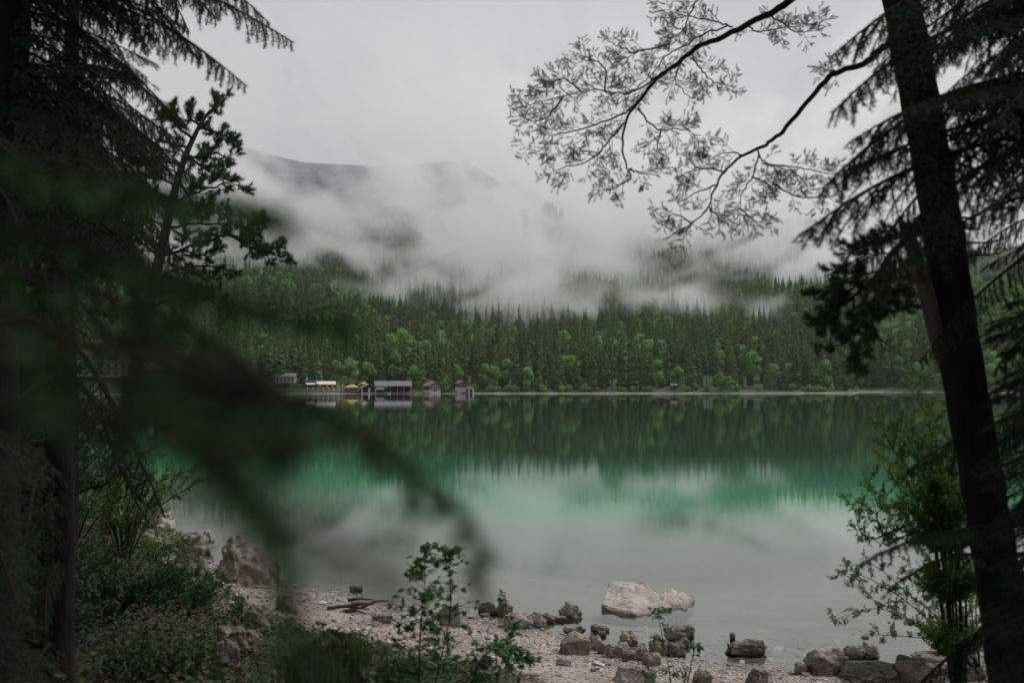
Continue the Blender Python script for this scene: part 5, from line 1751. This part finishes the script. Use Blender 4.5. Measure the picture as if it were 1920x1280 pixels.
# broken pale stem leaning from the trunk
BS = [(1792, 735, 15), (1770, 675, 15), (1753, 615, 15), (1739, 555, 15), (1722, 500, 14), (1707, 450, 13), (1699, 424, 13)]
sp_ = spline([P(u, v, 6.3 - .06 * k) for k, (u, v, w) in enumerate(BS)], 24)
b = Buf(); b.tube(sp_, np.interp(np.linspace(0, 1, 24), np.linspace(0, 1, 7), [w / 1867. * 6.0 for u, v, w in BS]), 12)
b.tube([P(1700, 430, 6.0), P(1712, 428, 6.0), P(1726, 418, 6.02), P(1730, 398, 6.04)], [.035, .03, .018, .003], 7)
b.tube([P(1720, 424, 6.0), P(1745, 424, 6.1), P(1765, 430, 6.2)], [.03, .022, .018], 7)
st = b.build('broken_stem', M['bark_red'], pine, smooth=True, origin=base)
st['label'] = 'broken off pale second stem'

# spruces on the right: dark mass with boughs reaching across the trunk
rs = RS(8)
def gz(x, y): return float(ground_z(x, y))
sx, sy = 3.15, 4.9
spec = []
for h in np.arange(1.6, 6.4, .17):
    for k in range(3):
        spec.append((h, rs.uniform(-180, 180) if k else rs.uniform(-120, -40), rs.uniform(.8, 1.5), rs.uniform(.2, .6)))
spec = [s_ for s_ in spec if not (s_[0] < 4.5 and -150 < s_[1] < -20 and rs.rand() < .7)][:84]
z0 = gz(sx, sy)
ext = []
for (u, v, Y, h, k) in [(1512, 230, 4.3, 5.9, 1), (1505, 345, 4.2, 5.7, 0), (1575, 425, 4.1, 5.5, 1), (1560, 300, 4.5, 5.9, 2), (1600, 190, 4.4, 6.2, 0), (1530, 110, 4.6, 6.5, 1), (1640, 60, 4.3, 6.3, 3), (1560, 20, 4.5, 6.6, 0), (1680, 180, 4.1, 5.9, 2),
                        (1860, 60, 4.0, 0, 0), (1800, 160, 4.0, 0, 2), (1850, 260, 4.0, 0, 0), (1880, 330, 3.9, 0, 2), (1790, 40, 4.2, 0, 2), (1870, 150, 3.8, 0, 0)]:
    tp_ = P(u, v, Y)
    ext.append((tp_[2] - z0 + rs.uniform(.25, .6), tp_, k))
rsp = spruce_tree('dark spruce at the right edge with boughs hanging in front of the leaning trunk', sx, sy, z0, 10.0, .17, spec, rs, extra=[(h, tp_, k) for h, tp_, k in ext])
for (pts, sd) in (([(1870, 985, 5.0), (1770, 1000, 4.7), (1690, 1020, 4.5), (1612, 1058, 4.4)], .17), ([(1880, 1040, 5.0), (1790, 1040, 4.7), (1700, 1080, 4.5), (1655, 1120, 4.45)], .12)):
    q = spline([np.array([sx, sy, P(1900, pts[0][1] - 20, 4.9)[2]])] + [P(*a) for a in pts], 34)
    b = Buf(); spruce_path(b, q, .010, sd, rs, step=.022, nl=.018, nw=.0026, dens=420, start=.5, droop=.6)
    b.v = [a - np.array(rsp.location) for a in b.v]
    link(bpy.data.objects.new('branch', b.mesh('branch', [M['twig'], M['spruce_fresh']])), rsp)
rs = RS(9)
spec = [(h, rs.uniform(-180, 180), rs.uniform(1.0, 2.1) * (1 - h / 22), rs.uniform(.1, .5)) for h in np.arange(.6, 11, .115)][:88]
spruce_tree('second dark spruce behind the right one, filling the right edge', 4.9, 8.0, gz(4.9, 8.0), 13, .2, spec, rs)

rs = RS(10)
spruce_tree('third dark spruce, low behind the leaning trunk at the right edge', 4.3, 6.6, gz(4.3, 6.6), 7.5, .17, [(h, rs.uniform(-180, 180), rs.uniform(.8, 1.5), rs.uniform(.2, .6)) for h in np.arange(.5, 7.2, .075)][:90], rs)

# spruces on the left
rs = RS(12)
def pix(p):
    a = np.asarray(p, float) - [0, 0, CAM_H]
    c_, s_ = math.cos(PITCH), math.sin(PITCH)
    f_ = a[1] * c_ + a[2] * s_
    if f_ < .3: return (-999, 0)
    return (960 + 1867 * a[0] / f_, 640 - 1867 * (-a[1] * s_ + a[2] * c_) / f_)


def clear_view(x, y, spec, zones):
    """keeps only the boughs whose outer half stays out of the openings in the foliage"""
    out = []
    z0_ = gz(x, y)
    for (h, az, L, dr) in spec:
        a = math.radians(az); ok = True
        for f in (.55, .8, 1.0, 1.12):
            for dz in (0, -.25 * L * f):
                u, v = pix([x + math.sin(a) * L * f, y + math.cos(a) * L * f, z0_ + h - dr * L * f + dz])
                for (a0, a1, b0, b1, pr) in zones:
                    if a0 < u < a1 and b0 < v < b1 and rs.rand() < pr: ok = False
        if ok: out.append((h, az, L, dr))
    return out


ZL = [(150, 900, 630, 1400, 1.0), (420, 900, 150, 600, 1.0), (90, 400, 1000, 1400, 1.0)]
def fullspec(h0, h1, n, L0, L1, bias=None):
    out = []
    for k in range(n):
        h = h0 + (h1 - h0) * k / n
        az = rs.uniform(-180, 180) if bias is None or rs.rand() < .35 else rs.uniform(*bias)
        out.append((h, az, rs.uniform(L0, L1), rs.uniform(.15, .55)))
    return out
lx, ly = -2.75, 5.2
ext = [(4.2, P(560, 20, 5.6), 3), (4.1, P(480, 110, 5.5), 3), (3.9, P(420, 60, 5.4), 1), (3.7, P(280, 110, 5.2), 3), (4.4, P(520, -30, 5.6), 1), (3.4, P(250, 100, 5.0), 1), (4.0, P(350, 20, 5.4), 0), (4.3, P(440, -10, 5.2), 2)]
spruce_tree('nearest dark spruce at the left edge with boughs hanging along the top', lx, ly, gz(lx, ly), 9, .16, clear_view(lx, ly, fullspec(.3, 7.5, 120, .8, 1.35, (10, 170)), ZL)[:84], rs, extra=ext)
spruce_tree('dark spruce close behind the left edge one', -4.4, 8.6, gz(-4.4, 8.6), 12, .2, clear_view(-4.4, 8.6, fullspec(.5, 8.5, 160, .9, 2.0, (20, 180)), ZL)[:96], rs)
spruce_tree('slim dark spruce between the two nearest left ones', -3.1, 6.8, gz(-3.1, 6.8), 3.9, .12, clear_view(-3.1, 6.8, fullspec(.2, 3.8, 150, .7, 1.4), ZL)[:90], rs)
spruce_tree('low dark spruce in the left thicket between camera and pine', -5.2, 10.2, gz(-5.2, 10.2), 6.0, .14, clear_view(-5.2, 10.2, fullspec(.3, 5.8, 170, .8, 1.9), ZL)[:95], rs)
spruce_tree('third dark spruce in the left thicket, farther from the camera', -5.4, 12.0, gz(-5.4, 12.0), 7.4, .17, clear_view(-5.4, 12.0, fullspec(.6, 7.2, 150, .8, 1.9), ZL)[:90], rs,
            extra=[(2.6, P(320, 905, 10.5), 1), (2.2, P(290, 940, 10.5), 0), (2.4, P(180, 880, 10.2), 2)])
# bare stubs
b = Buf(); rs = RS(14)
for (a, c) in [((60, 145), (240, 150)), ((60, 170), (150, 178)), ((120, 60), (180, 90))]:
    dead_twigs(b, P(*a, 5.0), P(*c, 5.2), rs, 18)
near_l = [o for o in bpy.data.objects if o.get('label', '').startswith('nearest dark spruce')][0]
b.v = [a - np.array(near_l.location) for a in b.v]
link(bpy.data.objects.new('dead_branch', b.mesh('dead_branch', M['twig'])), near_l)

rs = RS(11)
spruce_tree('fourth dark spruce, just outside the right edge with boughs closing the corner', 3.35, 5.3, gz(3.35, 5.3), 6.5, .15,
            clear_view(3.35, 5.3, fullspec(.0, 6.2, 330, .6, 1.15, (-170, -20)), [(0, 1860, 540, 1400, 1.0), (0, 1760, -900, 540, 1.0), (1780, 1900, 330, 500, .8)])[:74], rs,
            extra=[(P(1872, v, 5.0)[2] - gz(3.35, 5.3) + .12, P(1862 + 22 * math.sin(v), v, 4.9 + .3 * math.sin(v * 3)), int(v) % 3) for v in range(560, 1270, 30)])
spruce_tree('fifth dark spruce, directly behind the big leaning trunk', 4.3, 7.0, gz(4.3, 7.0), 8.5, .12,
            clear_view(4.3, 7.0, fullspec(2.4, 8, 400, 1.0, 1.9), [(0, 1690, -900, 1400, 1.0), (0, 1760, 200, 1400, .6), (0, 3000, 440, 1400, 1.0), (1780, 1920, 320, 500, .8), (1740, 1840, 110, 330, .5)])[:98], rs)

# pine on the left bank
rs = RS(15)
YL = 19.0
lp = [(198, 1010), (210, 930), (225, 850), (240, 760), (258, 670), (275, 580), (300, 480), (322, 380), (345, 300), (372, 240), (395, 205)]
lpp = spline([P(u, v, YL) for u, v in lp], 50)
lb = lpp[0].copy(); lb[2] = gz(lb[0], lb[1])
lpp = np.concatenate([[lb - [0, 0, .3]], lpp])
lpine = thing('pine_tree', tuple(lb), 'pine with a leaning trunk and layered crown on the left bank', 'conifer')
b = Buf(); b.tube(lpp, np.interp(np.linspace(0, 1, 51), [0, .3, .7, 1], [.17, .145, .08, .02]), 12)
b.build('trunk', M['bark_pine'], lpine, smooth=True, origin=lb)
LB = [
    [(388, 215), (400, 208), (410, 200), (415, 192)], [(372, 240), (395, 245), (420, 255), (440, 262)], [(345, 300), (380, 290), (410, 290), (438, 300)],
    [(360, 260), (330, 235), (318, 218), (300, 215)], [(340, 310), (300, 300), (260, 290), (215, 300)], [(322, 380), (370, 360), (420, 345), (455, 350)],
    [(322, 380), (280, 360), (240, 345), (210, 340)], [(310, 430), (360, 420), (420, 420), (480, 430), (500, 425)], [(300, 480), (380, 455), (430, 440), (470, 460), (500, 480), (535, 490)],
    [(430, 440), (460, 455), (500, 462), (538, 465)], [(300, 480), (250, 450), (200, 440)], [(290, 520), (350, 500), (400, 500), (450, 510)],
    [(285, 540), (240, 520), (190, 520)], [(380, 235), (350, 225), (330, 230)], [(350, 290), (390, 320), (430, 330)], [(335, 340), (370, 390), (420, 400)], [(355, 280), (310, 265), (280, 260)],
    [(300, 480), (340, 470), (390, 480), (420, 470)], [(330, 350), (290, 330), (250, 320)],
    [(275, 580), (330, 560), (380, 560), (420, 580)], [(270, 600), (220, 580), (170, 590)], [(265, 640), (320, 640), (370, 650)], [(262, 650), (220, 650), (180, 670)],
]
for pts in LB:
    pine_set('branch', PM, lpine, [(px_path(pts, YL, YL + rs.uniform(-1.0, 1.0), rs=rs, jit=.15), .03, .006, 2)], rs, .12, .55, 2, nl=.10, tn=30, nw=.013, up=.4, origin=lb)

# ---- out of focus spruce boughs right before the camera
rs = RS(20)
ntree = thing('spruce_tree', (-1.35, .35, gz(-1.35, .35)), 'spruce standing beside the camera whose blurred boughs cross the left half of the picture', 'conifer')
nb_ = np.array(ntree.location)
b = Buf(); b.tube([[-1.35, .35, nb_[2] - .3], [-1.35, .35, 4.4], [-1.33, .36, 7.5]], [.13, .1, .07], 14)
b.build('trunk', M['bark_dark'], ntree, smooth=True, origin=nb_)
NM = [M['twig'], M['spruce_fresh']]


def near_bough(pts, Y0, Y1, r0=.004, side=.07, start=None, h=4.9, **kw):
    q = [P(u, v, Y0 + (Y1 - Y0) * k / (len(pts) - 1)) for k, (u, v) in enumerate(pts)]
    q = [np.array([-1.3, .36, h])] + q
    path = spline(q, 40)
    b = Buf()
    spruce_path(b, path, r0 * 1.3, side * 1.35, rs, step=.018, nl=.015, nw=.0022, dens=700, start=start or .35, **kw)
    b.v = [a - nb_ for a in b.v]
    o = bpy.data.objects.new('branch', b.mesh('branch', NM)); link(o, ntree)


near_bough([(60, 520), (250, 560), (400, 640), (540, 740), (680, 800), (780, 880), (850, 950), (900, 1020), (890, 1100)], .75, .52, .0030, .05, droop=.9)
near_bough([(60, 300), (220, 350), (380, 370), (480, 390), (545, 420)], .62, .45, .003, .05, droop=.6)
near_bough([(60, 430), (260, 500), (430, 560), (560, 590), (650, 605)], .62, .46, .003, .055, droop=.6)
near_bough([(40, 620), (200, 700), (380, 850), (520, 960), (650, 1040), (740, 1110)], .36, .28, .0022, .022, droop=.8, h=4.7)
near_bough([(100, 700), (300, 760), (450, 880), (520, 1000), (530, 1160)], .36, .28, .0026, .03, droop=1.2, h=4.6)
near_bough([(50, 600), (200, 620), (350, 660), (480, 720), (620, 780), (740, 870), (790, 960)], .66, .5, .0022, .03, droop=.8)
NM = [M['twig'], M['spruce_needles']]
near_bough([(150, 780), (350, 850), (470, 950), (540, 1090), (570, 1250)], .42, .34, .004, .03, droop=.9, h=4.6, start=.62)


# ------------------------------------------------------------------ shrubs and saplings
def stem(p0, pts, Y0, Y1, n=14):
    q = [np.array(p0)] + [P(u, v, Y0 + (Y1 - Y0) * k / max(1, len(pts) - 1)) for k, (u, v) in enumerate(pts)]
    return spline(q, n)


rs = RS(30)
# leafy shrub lower right
o0 = hit(1840, 1268); o0[2] -= .05
S_ = [[(1760, 1180), (1690, 1120), (1620, 1080), (1575, 1075)], [(1780, 1200), (1700, 1160), (1640, 1140), (1568, 1160)], [(1800, 1150), (1740, 1080), (1700, 1060)], [(1790, 1210), (1720, 1195), (1650, 1190), (1630, 1190)],
      [(1820, 1140), (1790, 1070), (1770, 1010)], [(1830, 1130), (1850, 1060), (1880, 1000)], [(1800, 1180), (1750, 1130), (1730, 1080)], [(1740, 1190), (1690, 1150), (1620, 1115), (1600, 1090)], [(1830, 1200), (1880, 1150), (1910, 1090)], [(1770, 1170), (1700, 1110), (1640, 1060), (1590, 1060)], [(1790, 1120), (1740, 1040), (1720, 1020)]]
bush('leafy_shrub', 'airy shrub with small oval leaves over the rocks at lower right', 'shrub', o0, [stem(o0, s_, o0[1] - .2, o0[1] - rs.uniform(.2, 1.4)) for s_ in S_], rs, .12, .26, .052, 'leaf_willow', r0=.010, level=1, lw=.45, dens=1.2)
# bright green bush beside the trunk
o1 = np.array([P(1800, 1000, 9.0)[0], 9.0, gz(P(1800, 1000, 9.0)[0], 9.0)])
S_ = [[(u + 30, v + 60), (u, v)] for u, v in [(1640, 950), (1600, 950), (1660, 860), (1650, 790), (1690, 800), (1720, 750), (1780, 740), (1630, 900), (1700, 900), (1740, 840), (1690, 950), (1760, 800), (1740, 920), (1810, 850), (1850, 800), (1780, 900)]]
bush('leafy_shrub', 'bright green bush hanging over the water left of the big leaning trunk', 'shrub', o1, [stem(o1, [(1770 + rs.uniform(-20, 30), 1010)] + s_, 9.0, 9.0 + rs.uniform(-.5, .6)) for s_ in S_], rs, .06, .36, .046, 'leaf_willow', r0=.012, level=1, lw=.42, dens=1.5)
# left bank bushes
def auto_bush(label, u, v, Y, W, H, nst, leaf, mat, name='leafy_shrub', lw=.4, level=1, sub=.3, every=.12, dens=1.0, r0=.012):
    x = P(u, v, Y)[0]; o_ = np.array([x, Y, gz(x, Y) - .05])
    st_ = []
    for k in range(nst):
        a = rs.uniform(0, 6.28); rr = rs.uniform(.15, 1) ** .7
        tip = o_ + [math.cos(a) * W * rr, math.sin(a) * W * rr * .7, H * rs.uniform(.55, 1.0) * (1 - .35 * rr)]
        mid = o_ + (tip - o_) * [.35, .35, .6]
        st_.append(spline([o_ + [math.cos(a) * .05, math.sin(a) * .05, 0], mid, tip], 12))
    return bush(name, label, 'shrub', o_, st_, rs, every, sub, leaf, mat, r0=r0, level=level, lw=lw, dens=dens)


auto_bush('tall willowy bush leaning over the water in front of the left pine trunk', 235, 960, 15.5, 1.5, 2.0, 20, .06, 'leaf_willow', sub=.4, every=.16)
auto_bush('yellowish green bush on the left bank below the drooping spruce bough', 130, 980, 13.0, 1.6, 1.9, 20, .055, 'leaf_willow', sub=.4, every=.16)
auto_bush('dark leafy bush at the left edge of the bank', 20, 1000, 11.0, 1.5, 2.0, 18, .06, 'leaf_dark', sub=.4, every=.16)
auto_bush('small bright bush on the rocks at the water on the left', 285, 1020, 18.0, .75, .8, 16, .05, 'leaf_willow', sub=.28, every=.12)
auto_bush('round green shrub among the left boulders', 350, 1170, 11.6, .62, .62, 20, .038, 'leaf_maple', sub=.22, every=.08)
auto_bush('tiny leafy plant on the mossy boulder below the largest left one', 450, 1130, 14.0, .18, .4, 6, .04, 'leaf_willow', sub=.12, every=.08, r0=.005)
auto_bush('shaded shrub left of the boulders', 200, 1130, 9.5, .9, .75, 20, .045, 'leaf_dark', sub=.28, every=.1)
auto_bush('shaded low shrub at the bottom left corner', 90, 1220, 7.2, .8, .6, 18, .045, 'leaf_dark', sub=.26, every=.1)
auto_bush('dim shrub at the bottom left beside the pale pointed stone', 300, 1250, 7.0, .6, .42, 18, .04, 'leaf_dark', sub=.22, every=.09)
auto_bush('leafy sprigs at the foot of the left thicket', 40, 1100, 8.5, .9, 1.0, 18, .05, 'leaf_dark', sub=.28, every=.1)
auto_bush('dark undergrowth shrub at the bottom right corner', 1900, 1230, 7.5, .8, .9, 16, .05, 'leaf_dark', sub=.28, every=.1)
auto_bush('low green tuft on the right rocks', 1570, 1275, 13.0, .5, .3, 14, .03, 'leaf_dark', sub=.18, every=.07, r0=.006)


# maple saplings: upright shoots with palmate leaves
def maple_leaves(b, base, d, nrm, size, rs):
    """each leaf is five pointed lobes fanned from the stalk"""
    for ang, k in ((0, 1.0), (.75, .85), (-.75, .85), (1.5, .55), (-1.5, .55)):
        s = np.cross(d, nrm); s = unit(s)
        dd = unit(d * math.cos(ang) + s * math.sin(ang))
        b.leaves(base, dd, nrm, size * k, size * k * .46, 1, fold=.08)


def sapling(label, pts, Y, leaf, rs, mat='leaf_maple', palm=True, every=.07, sub=.22, name='sapling', r0=.008, Y1=None, cat='sapling', group=None, start=.1):
    top = [P(u, v, Y + ((Y1 or Y) - Y) * k / (len(pts) - 1)) for k, (u, v) in enumerate(pts)]
    g0 = top[0].copy(); g0[2] = gz(g0[0], g0[1])
    path = spline([g0] + top, 30) if g0[2] < top[0][2] - .05 else spline([g0] + top[1:], 30)
    t = thing(name, tuple(g0), label, cat, group)
    b = Buf(); b.tube(path - g0, np.linspace(r0, r0 * .25, 30), 6)
    b.build('stem', M['twig'], t)
    b = Buf()
    tg = tangent(path); L = np.sum(np.linalg.norm(np.diff(path, axis=0), axis=1))
    n = int(L / every)
    for k in range(n):
        f = start + (1 - start) * (k + rs.rand()) / n
        i = min(int(f * 29), 29); p = path[i]
        for sg in (0, 1):
            a = rs.rand() * 3.14 + sg * 3.14
            h = np.array([math.cos(a), math.sin(a), 0]); h -= tg[i] * (h @ tg[i]); h = unit(h)
            d = unit(tg[i] * .55 + h)
            ln = sub * (1.05 - .75 * f) * rs.uniform(.5, 1.1)
            q = [p]
            for j in range(3):
                d = unit(d + UP * .05 - UP * .12 * j + rs.normal(size=3) * .06); q.append(q[-1] + d * ln / 3)
            q = np.array(q)
            b.tubes3(q[:-1], q[1:], .0022, .0014, 0)
            m = 5 if palm else 7
            bb = q[rs.randint(1, 4, m)] + rs.normal(size=(m, 3)) * .008
            dd = unit(d * .6 + rs.normal(size=(m, 3)) * .6 - UP * .25)
            nn = unit(UP + rs.normal(size=(m, 3)) * .3)
            if palm: maple_leaves(b, bb, dd, nn, leaf * rs.uniform(.6, 1.1), rs)
            else: b.leaves(bb, dd, nn, leaf * rs.uniform(.6, 1.1, m), leaf * .42, 1)
    b.v = [a - g0 for a in b.v]
    link(bpy.data.objects.new('foliage', b.mesh('foliage', [M['twig'], M[mat]])), t)
    return t


rs = RS(41)
sapling('tall maple sapling standing upright at the bottom centre', [(785, 1300), (786, 1240), (790, 1160), (797, 1090), (793, 1020)], 6.6, .055, rs, every=.026, sub=.42)
sapling('leaning maple shoot right behind the tall maple sapling', [(815, 1290), (830, 1220), (845, 1140), (842, 1050), (842, 1035)], 7.2, .05, rs, every=.035, sub=.32)
sapling('low arching maple shoot reaching right over the gravel', [(880, 1300), (900, 1240), (930, 1215), (965, 1225), (1005, 1240)], 7.4, .052, rs, every=.025, sub=.28)
sapling('short maple shoot below the arching one', [(920, 1320), (935, 1260), (950, 1210), (955, 1165)], 7.8, .05, rs, every=.03, sub=.26)
sapling('small maple seedling at the foot of the tall sapling', [(745, 1320), (740, 1280), (738, 1240)], 6.4, .045, rs, every=.025, sub=.24)
sapling('slender sapling with oval leaves before the stone heap', [(1262, 1320), (1255, 1260), (1245, 1210), (1236, 1160), (1233, 1140)], 9.5, .065, rs, palm=False, mat='leaf_maple', every=.10, sub=.22)
sapling('thin side shoot right of the slender sapling', [(1285, 1310), (1295, 1250), (1303, 1215), (1310, 1210)], 9.7, .06, rs, palm=False, every=.10, sub=.14)
sapling('low leafy shoot left of the slender sapling', [(1225, 1310), (1215, 1275), (1205, 1255)], 9.3, .06, rs, palm=False, every=.07, sub=.16)
sapling('tiny seedling growing on the pointed stone at the waterline', [(942, 1140), (941, 1125), (940, 1110)], 19.0, .09, rs, palm=False, every=.06, sub=.12, r0=.008)


# grass tufts: each a bundle of blades
def grass_tuft(label, u, v, Y, W, H, n, rs, mat, group=None, z=None):
    x = P(u, v, Y)[0]; z_ = gz(x, Y) if z is None else z
    b = Buf()
    a = rs.rand(n) * 6.28; r = W * rs.rand(n) ** .6
    base = np.stack([np.cos(a) * r, np.sin(a) * r, np.zeros(n) - .02], 1)
    out = np.stack([np.cos(a), np.sin(a), np.zeros(n)], 1)
    h = H * rs.uniform(.45, 1.0, n)[:, None]
    lean = rs.uniform(.1, 1.0, n)[:, None] ** 1.2
    p1 = base + UP * h * .55 + out * h * lean * .3
    p2 = base + UP * h * (1 - .35 * lean) + out * h * lean
    s = unit(np.cross(out, UP) + rs.normal(size=(n, 3)) * .3) * .0035
    V = np.stack([base - s, base + s, p1 + s * .8, p1 - s * .8, p2], 1).reshape(-1, 3)
    bi = np.arange(n)[:, None] * 5
    b.add(V, bi + np.array([[0, 1, 2, 3]])); b.add(np.zeros((0, 3)), np.zeros((0, 3), int))
    b.f.setdefault((3, 0), []).append(bi + np.array([[3, 2, 4]]))
    o = b.build('grass_tuft', M[mat]); o.location = (x, Y, z_)
    tag(o, label, 'grass tuft', group)
    return o


M['grass'] = mat_foliage('grass', (.02, .04, .012), (.06, .10, .03), scale=3, transl=.2)
rs = RS(50)
for (u, v, Y, W, H, n, lb) in [(705, 1215, 8.6, .55, .26, 600, 'drooping grass cushion on the gravel right of the dark mound'), (625, 1190, 5.6, .28, .24, 220, 'tall grass blades on top of the dark mound'),
                               (570, 1230, 5.55, .24, .2, 160, 'dark grass on the left shoulder of the mound'), (668, 1170, 5.6, .06, .36, 60, 'thin upright stalks at the right of the mound'),
                               (545, 1180, 5.7, .12, .2, 160, 'dark grass at the left foot of the mound'), (545, 1240, 8.0, .2, .3, 140, 'sparse grass on the gravel left of the mound'), (300, 1100, 13, .3, .35, 200, 'grass between the left boulders'),
                               (520, 1285, 7.2, .3, .3, 200, 'grass tuft at the bottom edge by the gravel')]:
    zz = MZ - .10 if Y < 6 else None
    grass_tuft(lb, u, v, Y, W, H, n, rs, 'grass', z=zz)


# leaf litter, moss sprigs and small ground plants on the wooded bank
def undergrowth():
    rs = RS(61); b = Buf()
    n = 150000
    x = np.concatenate([rs.uniform(-14, -1.5, n), rs.uniform(-3, 3, 12000), rs.uniform(3.5, 9, 14000)])
    y = np.concatenate([rs.uniform(2.5, 34, n), rs.uniform(2.5, 10, 12000), rs.uniform(3, 16, 14000)])
    z = ground_z(x, y)
    k = z + .5 * fbm(x / 1.3, y / 1.3, 3, 66) > .95
    x, y, z = x[k], y[k], z[k]
    m = len(x)
    hgt = np.abs(rs.normal(size=m)) * .07 * (1 + 2.5 * np.clip(fbm(x / .9, y / .9, 2, 67) * 2, 0, 1))
    base = np.stack([x, y, z + hgt], 1)
    d = unit(rs.normal(size=(m, 3)) * [1, 1, .5])
    nr = unit(UP + rs.normal(size=(m, 3)) * .5)
    ln = rs.uniform(.025, .085, m)
    b.leaves(base, d, nr, ln, ln * .5, 0)
    o = b.build('undergrowth', mat_foliage('undergrowth', (.010, .022, .008), (.04, .075, .022), tips=(.07, .05, .03), scale=.9, transl=.2))
    tag(o, 'low leafy ground cover on the shaded bank', 'ground cover', kind='stuff')


undergrowth()
